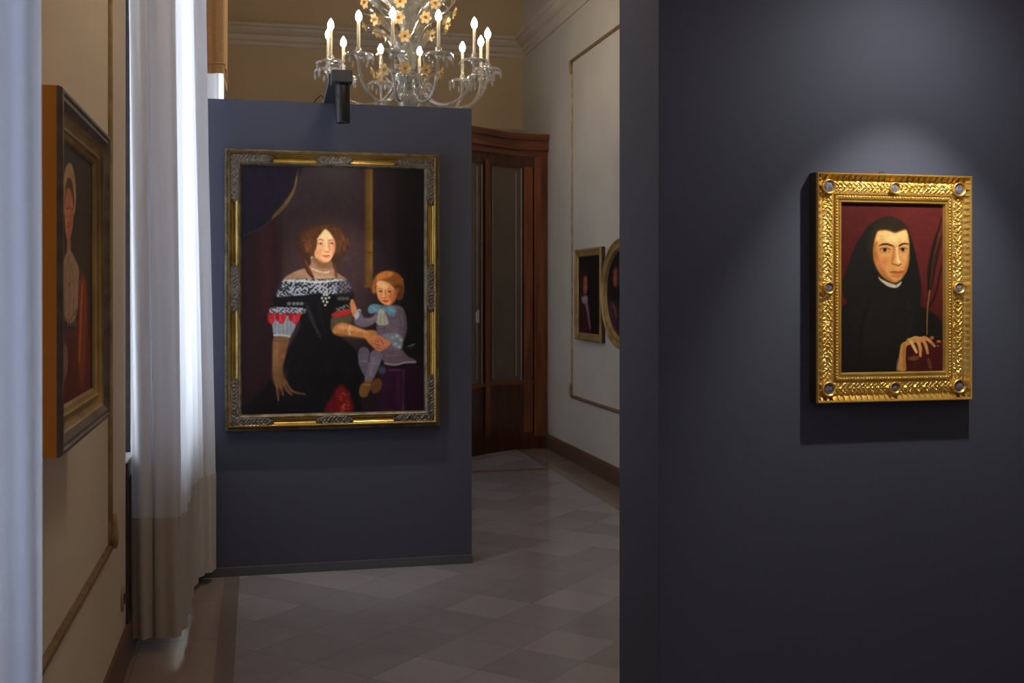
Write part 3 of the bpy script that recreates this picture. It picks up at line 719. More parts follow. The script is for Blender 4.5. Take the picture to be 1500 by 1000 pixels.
for sx in (-1, 1):
    xa, xb = (-hx+A0, -hx+A1) if sx < 0 else (hx-A1, hx-A0)
    ornament(xa, xb, -.12, .14, False, .6).build('centre_ornament', M['orn'], fr, smooth=True)

# ================================================================== PAINTING 2 : monk
fm = empty('framed_painting', (1.8150, 2.928, 1.5130))
tag(fm, 'small portrait of a monk in black hood, bright gold frame with blue roundels', 'painting')
MW, MH = .5035, .6615
def paint_monk():
    p = Paint(1226, 290, 1388, 550, 2.6, (80,28,27))
    A = (1250,300,.14); B = (1160,410,.19333); T = (1160,230,.19333); Hn = (1300,470,.08)
    p.z(0,0,1)
    p.poly([(1226,290),(1388,290),(1388,420),(1226,420)], (74,24,24), 1, 1, False, (96,36,34), 10)
    p.poly([(1310,300),(1388,310),(1388,440),(1345,440)], (98,38,36), 12, .6)
    p.poly([(1226,290),(1388,290),(1388,303),(1226,300)], (54,18,18), 2, .8, False)  # frame's shadow along the canvas top, painted into the colour
    # palm leaf
    for a, w in (([(1362,425),(1364,385),(1371,350),(1380,318)], [5,7,5,1]), ([(1360,428),(1361,395),(1366,365),(1375,335)], [3,5,4,1]), ([(1364,420),(1370,385),(1377,355),(1383,340)], [3,5,4,2]), ([(1366,440),(1372,425),(1377,400),(1384,380)], [2,3,3,1]), ([(1359,452),(1364,444),(1373,432)], [3,4,1])):
        p.line(a, w, (40,26,22), .5)
    p.line([(1363,420),(1367,380),(1376,340)], 1, (110,76,44), .4, .7); p.line([(1365,410),(1372,370),(1380,345)], .8, (96,60,38), .4, .6)
    # habit
    p.poly([(1222,555),(1222,452),(1233,449),(1241,442),(1236,433),(1234,415),(1238,400),(1245,380),(1252,362),(1262,345),(1272,331),(1286,322),(1301,317.5),(1316,321),(1328,333),(1335,350),(1341,372),(1346,395),(1349,415),(1350,432),(1348,446),(1356,452),(1366,458),(1376,467),(1383,482),(1392,500),(1392,555)], (29,28,27), .8)
    p.poly([(1290,322),(1310,322),(1325,335),(1315,345),(1290,345),(1280,335)], (48,42,32), 3, .7)
    p.poly([(1260,440),(1330,430),(1340,500),(1280,520),(1255,500)], (36,34,32), 9, .7)
    p.line([(1275,440),(1262,480),(1258,530)], 5, (20,20,20), 2.5, .6); p.line([(1330,440),(1336,470),(1325,500)], 4, (42,40,36), 2.5, .5)
    p.line([(1358,490),(1358,470),(1359,450),(1362,425)], [1.4,1.6,1.8,2], (140,104,52), .35)
    # collar
    p.z(*A)
    p.poly([(262,745),(285,770),(340,800),(400,822),(450,832),(500,800),(505,815),(480,850),(440,868),(370,855),(310,815),(270,775)], (206,196,172), .5)
    p.line([(440,835),(455,850)], 5, (90,80,60), .3, .8)
    # face
    p.poly([(250,262),(330,250),(395,262),(440,272),(490,258),(545,245),(568,280),(582,340),(587,430),(585,520),(578,610),(556,690),(525,745),(488,792),(440,815),(385,800),(325,762),(268,700),(232,620),(208,540),(200,450),(212,350)], (222,160,92), .55)
    p.poly([(265,270),(400,275),(440,285),(540,260),(570,330),(575,410),(440,430),(300,400),(245,370)], (240,192,120), 1.6, .95)
    p.poly([(290,290),(400,300),(520,290),(540,350),(440,390),(320,370)], (252,214,146), 2.4, .8)
    p.poly([(205,420),(245,380),(250,500),(300,640),(370,750),(440,800),(380,800),(300,745),(235,640),(206,540)], (166,100,46), 1.5, .8)
    p.ell(310,610,70,70,(222,140,84),2.6,.8); p.ell(535,590,36,70,(238,168,104),2,.7)
    p.poly([(580,480),(588,560),(560,690),(500,780),(520,700),(560,600)], (170,104,50), 1, .8)
    # hair and hood inner edge
    p.poly([(150,470),(180,300),(240,200),(340,150),(450,150),(540,200),(590,300),(600,420),(588,400),(575,310),(555,258),(500,268),(440,290),(390,275),(330,262),(262,270),(235,320),(215,400),(205,480),(200,560)], (44,36,24), .9)
    p.line([(262,268),(330,258),(392,270),(438,286),(492,266),(550,252)], 14, (110,78,40), .8, .7)
    # brows and eyes
    p.line([(270,428),(310,412),(360,412),(420,432)], [8,20,22,12], (66,42,20), .45, .95); p.line([(478,430),(510,412),(545,405),(578,410)], [14,20,16,8], (66,42,20), .45, .95)
    p.ell(330,468,66,28,(196,130,72),.9,.8); p.ell(522,464,56,26,(200,134,74),.9,.8)
    p.ell(332,472,46,16,(206,170,122),.4); p.ell(522,468,38,15,(206,170,122),.4)
    p.ell(330,470,20,18,(34,24,16),.35); p.ell(518,467,19,17,(34,24,16),.35)
    p.line([(280,468),(310,452),(350,452),(385,468)], 8, (80,48,24), .35, .9); p.line([(484,464),(510,450),(540,450),(562,462)], 8, (80,48,24), .35, .9)
    p.line([(290,496),(340,500),(380,486)], 7, (170,106,58), .5, .7); p.line([(490,492),(525,494),(556,484)], 6, (180,112,60), .5, .7)
    # nose
    p.line([(425,440),(420,520),(408,590)], [16,20,30], (182,114,56), 1, .85); p.line([(455,450),(462,540),(476,600)], [20,22,36], (255,216,150), .9, .9)
    p.line([(400,612),(430,622),(470,634),(500,618)], [16,16,16,10], (146,80,38), .5, .9); p.ell(408,596,16,20,(200,130,70),.7,.8)
    # mouth and chin
    p.poly([(382,700),(430,690),(460,694),(490,688),(528,696),(500,722),(450,730),(410,720)], (210,108,66), .5)
    p.line([(382,702),(430,700),(470,704),(526,698)], [7,9,9,6], (128,56,34), .35, .9); p.line([(400,742),(450,750),(490,738)], [16,24,14], (178,106,54), 1, .8)
    p.ell(450,775,34,20,(226,162,96),1,.7); p.line([(300,740),(380,798),(440,815),(490,790)], 12, (130,74,36), .9, .7)
    # book / red cloth
    p.z(*B)
    p.poly([(868,500),(1100,470),(1160,470),(1160,700),(820,700),(850,600)], (74,26,28), .7); p.line([(930,600),(930,690)], 16, (92,44,46), 1.2, .7)
    p.poly([(880,590),(930,575),(965,585),(950,605),(900,608)], (128,92,48), .7, .9); p.line([(1035,600),(1050,660)], [20,28], (116,80,42), 1, .8)
    p.ell(1112,465,18,9,(190,120,30),.5); p.ell(1106,500,6,8,(170,140,110),.4,.8); p.line([(880,640),(1140,650)], 5, (52,16,18), .8, .6)
    # hand
    p.z(*Hn)
    p.poly([(160,900),(180,720),(205,700),(200,900)], (128,124,100), .7)
    p.poly([(195,900),(205,720),(230,520),(250,430),(300,385),(345,365),(360,330),(450,300),(500,275),(600,290),(680,275),(740,300),(760,330),(700,370),(600,400),(480,400),(400,440),(355,470),(340,560),(335,720),(340,900)], (214,152,84), .5)
    p.line([(310,420),(300,560),(300,860)], [30,34,40], (176,110,52), 1.2, .7); p.line([(380,330),(500,300),(620,310)], 22, (246,204,136), .8, .7)
    p.ell(815,310,38,34,(176,104,60),.5)
    p.line([(700,310),(780,370),(862,458)], [54,60,42], (212,140,82), .45)
    p.line([(640,330),(700,440),(736,590)], [62,64,44], (222,152,90), .45); p.line([(540,340),(595,470),(603,640)], [66,68,44], (224,158,92), .45)
    p.line([(425,370),(480,470),(532,572)], [56,60,44], (246,200,122), .45)
    for a in ([(480,400),(545,500),(575,600)],[(610,420),(655,540),(680,600)],[(720,390),(790,440)]): p.line(a, [10,16,8], (132,70,36), .5, .75)
    for a in ([(555,350),(598,470)],[(650,345),(705,450)],[(715,325),(790,385)]): p.line(a, 16, (246,192,126), .8, .6)
    for c in ((600,645),(742,590),(862,460)): p.ell(c[0],c[1],14,18,(232,150,112),.4,.8)
    p.line([(352,470),(345,700),(350,880)], 14, (60,24,24), .8, .7)
    p.grain(.045, .7, 4)
    return p
canvas('canvas', paint_monk(), .336, .492, 250, 364, (1,1,1), fm, -.024, zc=.0012)
m = MB(); rect_frame(m, MW, MH, [(0,.006),(0,.043),(.002,.0462),(.0045,.045),(.008,.037),(.018,.028),(.022,.030)]); m.build('outer_moulding', M['gold'], fm, auto=40)
m = MB(); rect_frame(m, MW-.044, MH-.044, [(0,.030),(.037,.031),(.038,.026),(.041,.026),(.042,.034),(.0495,.034),(.051,.030),(.056,.029),(.0575,.033),(.060,.033),(.0615,.028),(.064,.022)]); m.build('inner_moulding', M['gold'], fm, auto=40)
# flat dark side of the frame
m = MB(); rect_frame(m, MW+.001, MH+.001, [(.004,.0002),(0,.0002),(0,.0375),(.0005,.0375)]); m.build('frame_side', M['frame_dark'], fm)
# dentils on the outer cove
m = MB()
for (p, d, ln, n) in side_pts(MW, MH, .0075):
    k = int(ln/.0185)
    for i in range(k):
        t = (i+.5)*ln/k; cx, cz = p[0]+d[0]*t, p[1]+d[1]*t
        a, b_ = .0028, .0125
        q = [(cx-d[0]*a, cz-d[1]*a), (cx+d[0]*a, cz+d[1]*a), (cx+d[0]*a+n[0]*b_, cz+d[1]*a+n[1]*b_), (cx-d[0]*a+n[0]*b_, cz-d[1]*a+n[1]*b_)]
        m.add([(q[0][0],-.0385,q[0][1]),(q[1][0],-.0385,q[1][1]),(q[2][0],-.0300,q[2][1]),(q[3][0],-.0300,q[3][1]),
               (q[0][0],-.0425,q[0][1]),(q[1][0],-.0425,q[1][1]),(q[2][0],-.0345,q[2][1]),(q[3][0],-.0345,q[3][1])],
              [(4,5,6,7),(0,1,5,4),(1,2,6,5),(2,3,7,6),(3,0,4,7)])
m.build('dentil_moulding', M['gold'], fm)
m = MB(); fs_ = scroll(.030, .0060, .1)
for (p, d, ln, n) in side_pts(MW, MH, .023): relief(m, p, d, ln, n, .034, .0300, fs_, int(ln/.0011), 26)
m.build('carved_band', M['gold'], fm, smooth=True)
m = MB(); beads(m, MW, MH, .0675, .0335, .0036, .0088); m.build('bead_row', M['gold'], fm, smooth=True)
for (x, z, r) in [(-1,-1,.0215),(1,-1,.0215),(1,1,.0215),(-1,1,.0215),(0,1,.0175),(0,-1,.0175),(-1,0,.0175),(1,0,.0175)]:
    cx, cz = x*(MW/2-.040), z*(MH/2-.040)
    m = MB()
    prof = [(r,.030),(r,.040),(r*.93,.0435),(r*.86,.0435),(r*.76,.0385),(r*.70,.037),(r*.66,.037)]
    nseg = 28
    vs = [(cx+rr_*math.cos(2*PI*i/nseg), -yy, cz+rr_*math.sin(2*PI*i/nseg)) for (rr_, yy) in prof for i in range(nseg)]
    fs = [(j*nseg+i, j*nseg+(i+1) % nseg, (j+1)*nseg+(i+1) % nseg, (j+1)*nseg+i) for j in range(len(prof)-1) for i in range(nseg)]
    m.add(vs, fs); ro = m.build('roundel', M['gold'], fm, smooth=True)
    m = MB(); R2 = r*.72
    vs = [(cx,-.0400,cz)]+[(cx+R2*.6*math.cos(2*PI*i/nseg),-.0395,cz+R2*.6*math.sin(2*PI*i/nseg)) for i in range(nseg)]+[(cx+R2*math.cos(2*PI*i/nseg),-.0375,cz+R2*math.sin(2*PI*i/nseg)) for i in range(nseg)]
    fs = [(0,1+i,1+(i+1) % nseg) for i in range(nseg)]+[(1+i,1+nseg+i,1+nseg+(i+1) % nseg,1+(i+1) % nseg) for i in range(nseg)]
    m.add(vs, fs); en = m.build('enamel_disc', M['blue_roundel'], ro, smooth=True); en['label'] = 'blue and white enamel disc'
m = MB(); m.tube([(-.03,-.006,MH/2-.004),(-.03,-.006,MH/2+.008),(-.026,-.010,MH/2+.012),(-.020,-.008,MH/2+.010)], .0022, 6); m.build('hanging_hook', M['frame_dark'], fm, smooth=True)

# ================================================================== PAINTING 3 : left wall
fl = empty('framed_painting', (XL, 2.95, 1.545), PI/2)
tag(fl, 'deep brown-and-gold framed portrait of a woman in white cap, on the left wall', 'painting')
LW, LH = .80, .805
def paint_left():
    p = Paint(60, 180, 140, 640, 2.0, (44,38,36), kx=5)
    p.z(80,200,.22)
    p.poly([(20,0),(260,160),(245,1900),(20,1900)], (40,36,34), 1, 1, False)
    p.poly([(150,200),(240,200),(240,850),(150,900)], (50,42,34), 6, .8)
    # cap, hair, face
    p.poly([(55,440),(60,290),(75,205),(98,175),(120,200),(138,300),(142,420),(128,520),(62,520)], (156,124,90), .8)
    p.poly([(72,480),(74,330),(90,275),(112,290),(126,360),(126,480)], (76,52,34), .8)
    p.poly([(68,540),(72,400),(84,345),(104,350),(120,420),(126,520),(118,620),(104,680),(96,745),(84,690),(72,620)], (166,104,74), .8)
    p.poly([(70,500),(82,470),(88,600),(90,700),(76,620)], (186,128,92), 1.5, .7)
    p.line([(84,480),(96,476)], 10, (70,40,30), .7, .9); p.line([(108,478),(118,484)], 10, (80,44,34), .7, .8)
    p.line([(96,480),(90,560)], 8, (190,130,96), .9, .8); p.line([(84,600),(100,604)], 10, (150,54,44), .6, .9); p.line([(88,572),(98,572)], 7, (100,56,42), .6, .8)
    p.poly([(84,690),(108,690),(104,760),(86,770)], (150,98,72), 1)
    # white kerchief bodice
    p.poly([(96,745),(120,780),(160,870),(168,960),(160,1100),(140,1200),(100,1240),(50,1190),(34,1060),(34,930),(52,840),(76,780)], (150,124,104), 1)
    for x in (70,100,128): p.line([(96,790),(x,980),(x-4,1190)], 5, (106,84,72), 1, .6)
    p.ell(97,985,6,14,(120,20,20),.7); p.line([(50,1180),(100,1225),(150,1150)], 10, (110,50,40), .9, .8)
    for x in (84,102,120,134): p.line([(x,1195),(x+6,1260)], 8, (150,126,104), .9, .8)
    # red and orange gown
    p.poly([(165,900),(200,940),(225,1100),(225,1800),(30,1900),(34,1500),(50,1300),(100,1300),(150,1240)], (84,32,24), 1.4)
    p.poly([(170,940),(205,960),(215,1180),(205,1500),(185,1700),(160,1560),(150,1400),(160,1150)], (122,58,26), 1.8, .9)
    p.line([(185,980),(175,1200),(165,1500)], 10, (196,104,40), 1.4, .7); p.line([(120,1320),(100,1500),(90,1780)], 14, (76,20,22), 1.5, .7)
    p.poly([(36,1300),(60,1290),(150,1280),(150,1330),(60,1360)], (84,34,54), 1.5, .8)
    p.poly([(50,1420),(75,1380),(90,1460),(85,1560),(60,1640),(44,1600)], (130,108,92), 1, .9)
    p.poly([(20,1350),(50,1420),(60,1640),(40,1800),(20,1850)], (30,34,40), 1.5)
    p.grain(.05, .8, 9)
    return p
canvas('canvas', paint_left(), .62, .64, 160, 240, (1.7,1.6,1.5), fl, -.075)
m = MB(); rect_frame(m, LW, LH, [(0,.002),(0,.100),(.001,.100)]); m.build('raw_wood_side', M['orange'], fl)['label'] = 'bare orange wooden side of the frame'
m = MB(); rect_frame(m, LW, LH, [(.0005,.098),(0,.105),(.004,.112),(.012,.113),(.016,.108),(.026,.110),(.032,.105),(.040,.100)]); m.build('outer_ridge', M['ridge'], fl, auto=40)
m = MB(); rect_frame(m, LW-.080, LH-.080, [(0,.100),(.004,.093),(.012,.087),(.022,.084),(.026,.087)]); m.build('gilt_cove', M['gold_brown'], fl, auto=60)
m = MB(); rect_frame(m, LW-.132, LH-.132, [(0,.087),(.003,.092),(.008,.092),(.011,.087),(.018,.084),(.022,.080),(.026,.076)]); m.build('inner_lip', M['gold_brown'], fl, auto=40)

# ================================================================== PAINTINGS 4, 5 : right wall
fr4 = empty('framed_painting', (XR, 8.878, 1.479), -PI/2)
tag(fr4, 'rectangular gilt-framed half-length portrait on the right wall, left of the oval one', 'painting', 'old portraits on the right wall')
def paint_rect():
    p = Paint(838, 355, 884, 510, 3, (24,20,24), kx=6)
    p.z(820,340,.19)
    p.poly([(140,500),(190,490),(230,560),(250,740),(250,800),(120,800),(120,600)], (60,22,34), 1.5)
    p.poly([(160,360),(180,310),(215,320),(225,400),(215,470),(170,480)], (50,34,28), 1.2)
    p.poly([(178,400),(182,352),(198,338),(211,362),(212,425),(203,468),(190,478),(179,445)], (176,104,78), 1.2)
    p.poly([(176,380),(184,350),(187,420),(184,470),(176,440)], (96,50,38), 1.2, .8)
    p.line([(185,400),(190,402)], 7, (70,34,28), .5, .8); p.line([(202,402),(209,404)], 7, (70,34,28), .5, .8); p.line([(195,400),(200,435)], 6, (204,128,98), .6, .8); p.line([(190,455),(206,457)], 6, (140,40,36), .5, .9)
    p.poly([(165,510),(190,490),(214,495),(212,540),(180,550)], (150,140,138), .9); p.line([(200,530),(214,600),(224,680),(234,745)], [22,20,16,8], (134,130,134), .8, .9)
    p.grain(.05, .8, 2); return p
canvas('canvas', paint_rect(), .62, .65, 60, 90, (.9,.8,.85), fr4, -.022)
m = MB(); rect_frame(m, .745, .777, [(0,.002),(0,.040),(.008,.046),(.020,.046),(.026,.038),(.040,.036),(.048,.030),(.056,.034),(.062,.030),(.066,.020)]); m.build('frame', M['gold_brown'], fr4, auto=40)
m = MB(); rect_frame(m, .747, .779, [(0,.001),(0,.028),(.001,.028)]); m.build('frame_side', M['frame_dark'], fr4)
fo = empty('framed_painting', (XR, 8.005, 1.49), -PI/2)
tag(fo, 'oval gilt-framed portrait on the right wall, half hidden by the near partition', 'painting', 'old portraits on the right wall')
def paint_oval():
    p = Paint(870, 335, 960, 525, 3, (22,18,24), kx=6)
    p.z(820,340,.19)
    p.poly([(400,330),(420,250),(460,240),(500,270),(520,400),(480,460),(420,430)], (44,30,30), 2)
    p.poly([(410,340),(415,295),(430,276),(448,295),(451,365),(442,410),(425,420),(411,385)], (150,84,68), 1.4)
    p.poly([(440,290),(452,300),(455,370),(446,418),(440,370)], (80,42,38), 1.2, .8)
    p.line([(415,330),(424,332)], 7, (60,30,28), .5, .9); p.line([(440,330),(448,332)], 7, (60,30,28), .5, .8); p.line([(432,330),(430,372)], 6, (184,110,90), .6, .8); p.line([(420,398),(438,400)], 6, (120,34,34), .5, .9)
    p.poly([(350,600),(400,560),(440,520),(600,540),(620,900),(360,900)], (56,34,50), 2)
    p.line([(400,540),(425,600),(440,660)], 18, (150,104,92), 1.2, .7); p.line([(360,600),(420,660),(440,700)], 20, (80,60,84), 2, .7); p.line([(370,740),(410,720),(450,780)], 14, (110,60,60), 1.6, .7)
    p.grain(.05, .8, 3); return p
OW, OH = .98, .85
canvas('canvas', paint_oval(), OW-.17, OH-.17, 60, 60, (.85,.75,.85), fo, -.018, shape='oval')
def oval_ring(prof, n=72):
    m = MB(); vs = []
    for (a, y) in prof:
        for i in range(n):
            t = 2*PI*i/n; vs.append(((OW/2-a)*math.cos(t), -y, (OH/2-a)*math.sin(t)))
    fs = [(j*n+i, j*n+(i+1) % n, (j+1)*n+(i+1) % n, (j+1)*n+i) for j in range(len(prof)-1) for i in range(n)]
    m.add(vs, fs); return m
oval_ring([(0,.002),(0,.038),(.006,.048),(.018,.050),(.028,.040),(.046,.034),(.058,.036),(.066,.044),(.074,.042),(.080,.032),(.088,.016)]).build('frame', M['gold_brown'], fo, auto=40)
m = MB(); m.lathe([(.0,.0),(.010,.004),(.014,.014),(.008,.024),(.011,.032),(.0,.040)], 10, (0,-.03,OH/2-.002)); m.build('finial', M['gold_old'], fo, smooth=True)

# ------------------------------------------------------------------ fixtures on the partitions
def spot_fixture(x, y, label):
    """clamp bracket over the partition top, box and hanging cylinder; y = front face of the partition"""
    e = empty('spotlight_fixture', (x, y, 2.52)); tag(e, label, 'spotlight')
    m = MB(); m.prism([(.14,.0),(-.02,.0),(-.40,.030),(-.44,.030),(-.44,.072),(-.30,.072),(.0,.03),(.14,.03)], 'x', -.060, .012)
    fix_normals(m.build('bracket_arm', M['grey_metal'], e, bevel=.002))
    m = MB(); m.box(-.052,.050,-.53,-.40,.018,.078); m.build('gear_box', M['grey_metal'], e, bevel=.004)
    m = MB(); m.lathe([(.0,.020),(.034,.020),(.036,.012),(.036,-.172),(.034,-.178),(.028,-.178),(.026,-.165),(.0,-.160)], 28, (.006,-.475,0)); m.build('lamp_head', M['black_metal'], e, auto=40)
    m = MB(); m.tube([(-.05,-.02,.01),(-.075,-.03,.035),(-.10,.02,.02),(-.11,.06,.0035)], .0035, 6); m.build('cable', M['black_metal'], e, smooth=True)
    m = MB(); m.tube([(-.034,-.480,-.040),(-.026,-.508,-.052),(-.006,-.514,-.066),(.022,-.507,-.086),(.040,-.490,-.098)], .0022, 6); m.build('strap', M['black_metal'], e, smooth=True)
    return e
spot_fixture(.415, 6.03, 'dark cylindrical spotlight hanging from a grey bracket on top of the far partition')

def spot(name, loc, tgt, power, deg, blend, col, r=.02):
    l = bpy.data.lights.new(name, 'SPOT'); l.energy = power; l.spot_size = math.radians(deg); l.spot_blend = blend
    l.color = col; l.shadow_soft_size = r
    o = bpy.data.objects.new(name, l); C.objects.link(o); o.location = loc
    o.rotation_euler = (Vector(tgt)-Vector(loc)).to_track_quat('-Z', 'Y').to_euler(); return o
WARM = (1,.88,.70)
# the lamp over the woman and child
spot('lamp_beam', (.421, 5.50, 2.335), (.41, 6.03, .75), 30, 62, .9, (1,.93,.84))
spot('lamp_beam', (.421, 5.50, 2.335), (.41, 6.03, 1.65), 4.5, 110, 1, (1,.93,.84))
# the lamp over the monk, just above the picture's top edge
spot('lamp_beam', (1.865, 2.46, 2.34), (1.82, 2.928, 1.25), 38, 66, .8, (1,.92,.80))
spot('lamp_beam', (1.865, 2.46, 2.34), (1.82, 2.928, 1.95), 8.5, 150, 1, (1,.95,.88))

# ------------------------------------------------------------------ curtains
def curtain(name, plan, z0, z1, label, flare=None, mat='sheer', hem=None, nz=24, amp=.004, dense=None):
    P = spline(plan, False, 7)
    e = empty(name, (float(P[:, 0].mean()), float(P[:, 1].mean()), z0)); tag(e, label, 'curtain')
    ox, oy, oz = e.location
    nrm = np.gradient(P, axis=0); nrm = np.stack([nrm[:, 1], -nrm[:, 0]], 1); nrm /= np.linalg.norm(nrm, axis=1)[:, None]
    def mk(za, zb, off, nz, rng=None):
        m = MB(); ids = list(range(len(P))) if rng is None else [i for i in range(len(P)) if rng[0] < P[i][1] < rng[1]]; n = len(ids)
        def pt(i, z, o):
            x, y = P[i]+nrm[i]*(o+amp*math.sin(i*.55+z*1.7))
            if flare: x += flare(y, z)
            return (x-ox, y-oy, z-oz)
        vs = [pt(i, za+(zb-za)*j/nz, off) for j in range(nz+1) for i in ids]
        m.add(vs, [(j*n+i, j*n+i+1, (j+1)*n+i+1, (j+1)*n+i) for j in range(nz) for i in range(n-1)])
        return m
    mk(z0, z1, 0, nz).build('drape', M[mat], e, smooth=True)
    for rg in dense or (): mk(z0+.002, z1, -.004, nz, rg).build('gathered_dimming_layer', M['gather'], e, smooth=True)  # extra cloth layer added at the gathers to dim the window glow
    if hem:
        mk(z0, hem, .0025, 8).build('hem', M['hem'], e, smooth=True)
    return e
# near curtain at the left edge of the view
curtain('curtain', [(-.46,.25),(-.40,.36),(-.45,.50),(-.39,.64),(-.45,.78),(-.39,.92),(-.44,1.06),(-.385,1.20),(-.43,1.34),(-.39,1.46),(-.40,1.56),(-.372,1.63),(-.340,1.668),(-.312,1.672),(-.300,1.69),(-.315,1.715),(-.40,1.73),(-.50,1.74)],
        .03, 4.1, 'pale blue-grey sheer curtain filling the left edge of the view', flare=lambda y, z: -.002*(z-1.0), mat='sheer_near', hem=None, amp=.002)
# middle curtain: return towards the wall, then along the window
def flareB(y, z):
    t = max(0., min(1., (z-.6)/2.4)); w = .020+.026*max(0, min(1, (y-5.0)/.95)); return -w*t
curtain('curtain', [(-.500,4.835),(-.487,4.815),(-.455,4.800),(-.428,4.812),(-.420,4.822),(-.405,4.806),(-.365,4.798),(-.325,4.800),(-.309,4.812),(-.312,4.86),(-.290,4.94),(-.305,5.06),(-.286,5.20),(-.306,5.34),(-.288,5.46),(-.304,5.57),(-.279,5.66),(-.290,5.74),(-.262,5.81),(-.262,5.85),(-.228,5.875),(-.210,5.92),(-.212,5.965),(-.235,5.985),(-.29,5.99)],
        .065, 4.1, 'long white sheer curtain with deep hem, just left of the far partition', flare=flareB, hem=.565, dense=((4.7,4.84),(5.80,5.96)))
# far curtain and tan drape beyond the partition
curtain('curtain', [(-.47,7.80),(-.40,7.76),(-.32,7.745),(-.262,7.745),(-.249,7.76),(-.252,7.85),(-.248,8.0),(-.258,8.2),(-.247,8.45),(-.258,8.7),(-.250,8.95),(-.262,9.15),(-.32,9.2)],
        .05, 4.1, 'far white sheer curtain showing under the tan drape above the far partition')
fv = curtain('drape_valance', [(-.49,7.60),(-.42,7.56),(-.34,7.535),(-.29,7.545),(-.25,7.52),(-.215,7.525),(-.205,7.56),(-.212,7.64),(-.20,7.75),(-.21,7.95),(-.20,8.2)],
        2.94, 4.15, 'tan fabric valance hanging over the far white curtain, top left of the partition', mat='drape', amp=.001)
fv['category'] = 'valance'
m = MB()
Pv = spline([(-.49,7.596),(-.42,7.556),(-.34,7.531),(-.29,7.541),(-.25,7.516),(-.212,7.521),(-.201,7.56),(-.208,7.64),(-.196,7.75),(-.206,7.95),(-.196,8.2)], False, 7)
o = fv.location
m.tube([(float(a-o[0]), float(b-o[1]), 3.005-o[2]) for a, b in Pv], .006, 6); m.build('hem_seam', M['drape'], fv, smooth=True)

# small socket on the left wall
e = empty('wall_socket', (XL, 4.62, .285), PI/2); tag(e, 'small oval wall socket low on the left wall beside the long curtain', 'socket')
m = MB()
prof = [(1,.0),(1,.006),(.9,.010),(.0,.010)]; n = 24
vs = [(.030*r*math.cos(2*PI*i/n), -y, .052*r*math.sin(2*PI*i/n)) for (r, y) in prof for i in range(n)]
m.add(vs, [(j*n+i, j*n+(i+1) % n, (j+1)*n+(i+1) % n, (j+1)*n+i) for j in range(3) for i in range(n)]); m.build('plate', M['socket'], e, auto=40)
m = MB(); m.box(-.010,.010,-.014,-.0095,-.022,.022); m.build('insert', M['frame_dark'], e, bevel=.002)

# ------------------------------------------------------------------ mahogany vestibule in the far corner
PL = spline([(2.738,10.335),(2.60,10.33),(2.376,10.285),(2.15,10.135),(1.924,9.955),(1.62,9.78),(1.30,9.72),(.98,9.78),(.68,9.955),(.45,10.135),(.22,10.285),(-.0,10.33)], False, 10)
PLx = PL[::-1, 0]; PLy = PL[::-1, 1]
def yf(x): return float(np.interp(x, PLx, PLy))
vb = empty('wooden_vestibule', (1.37, 10.33, 0)); tag(vb, 'tall curved mahogany door surround with brown panes in the far corner', 'vestibule')
def cslab(m, xa, xb, o0, o1, z0, z1, n=None):
    n = n or max(1, int(abs(xb-xa)/.04))
    vs = []; 
    for i in range(n+1):
        x = xa+(xb-xa)*i/n; y = yf(x)
        for (o, z) in ((o0, z0), (o1, z0), (o1, z1), (o0, z1)): vs.append((x-1.37, y-o-10.33, z))
    fs = []
    for i in range(n):
        a, b_ = i*4, (i+1)*4
        for k in range(4): fs.append((a+k, a+(k+1) % 4, b_+(k+1) % 4, b_+k))
    fs += [(0,3,2,1), (n*4, n*4+1, n*4+2, n*4+3)]
    m.add(vs, fs)
def part(name, mat, calls, parent=vb, bevel=.003):
    m = MB()
    for c in calls: cslab(m, *c)
    o = fix_normals(m.build(name, M[mat], parent, auto=40)); return o
part('carcass', 'mahog_dark', [(0.0,2.736,-.12,-.03,.0,2.99)])
m = MB(); m.box(-1.37,-1.33,-.0,.995,0,2.99); m.box(-1.33,1.366,.12,.995,2.95,2.99); m.build('side_and_top', M['mahog_dark'], vb)
part('base_rail', 'mahog_dark', [(0.0,2.736,-.03,.03,0,.12),(0.0,2.736,-.03,.02,.12,.16)])
part('cornice', 'mahog_h', [(0.0,2.736,-.03,.035,2.80,2.86),(0.0,2.736,-.03,.075,2.86,2.885),(0.0,2.736,-.03,.060,2.885,2.955),(0.0,2.736,-.03,.090,2.955,2.975),(0.0,2.736,-.03,.10,2.975,3.01)])
part('head_rail', 'mahog_dark', [(0.0,2.736,-.03,.012,2.69,2.80)])
part('lower_panel', 'mahog_dark', [(0.05,2.60,-.03,.004,.16,.62)])
part('middle_rail', 'mahog_h', [(0.05,2.60,-.03,.018,.62,.66)])
part('corner_post', 'mahogany', [(2.605,2.736,-.03,.028,.0,2.80),(2.63,2.70,.028,.038,.16,2.72)])
part('stile', 'mahogany', [(2.50,2.59,-.03,.018,.16,2.70)])
part('stile', 'mahogany', [(2.072,2.135,-.03,.026,.16,2.74)])
for (a, b_) in ((2.15,2.49),(1.45,2.05),(.70,1.38),(.1,.62)):
    g = part('pane_panel', 'brownpane', [(a,b_,-.03,-.008,.66,2.69)])
    part('beading', 'paleline', [(b_-.075,b_-.062,-.008,.004,.70,2.66),(b_-.020,b_-.006,-.008,.010,.66,2.69),(a+.006,a+.016,-.008,.004,.70,2.66)], g)
m = MB(); m.tube([(1.985-1.37,yf(1.985)-10.33-.005,1.27),(1.985-1.37,yf(1.985)-10.33-.045,1.27),(1.985-1.37,yf(1.985)-10.33-.045,1.34)], .008, 8); m.box(1.970-1.37,2.0-1.37,yf(1.985)-10.33-.012,yf(1.985)-10.33+.002,1.22,1.32); m.build('handle', M['silver'], vb)['label'] = 'pale metal door handle'
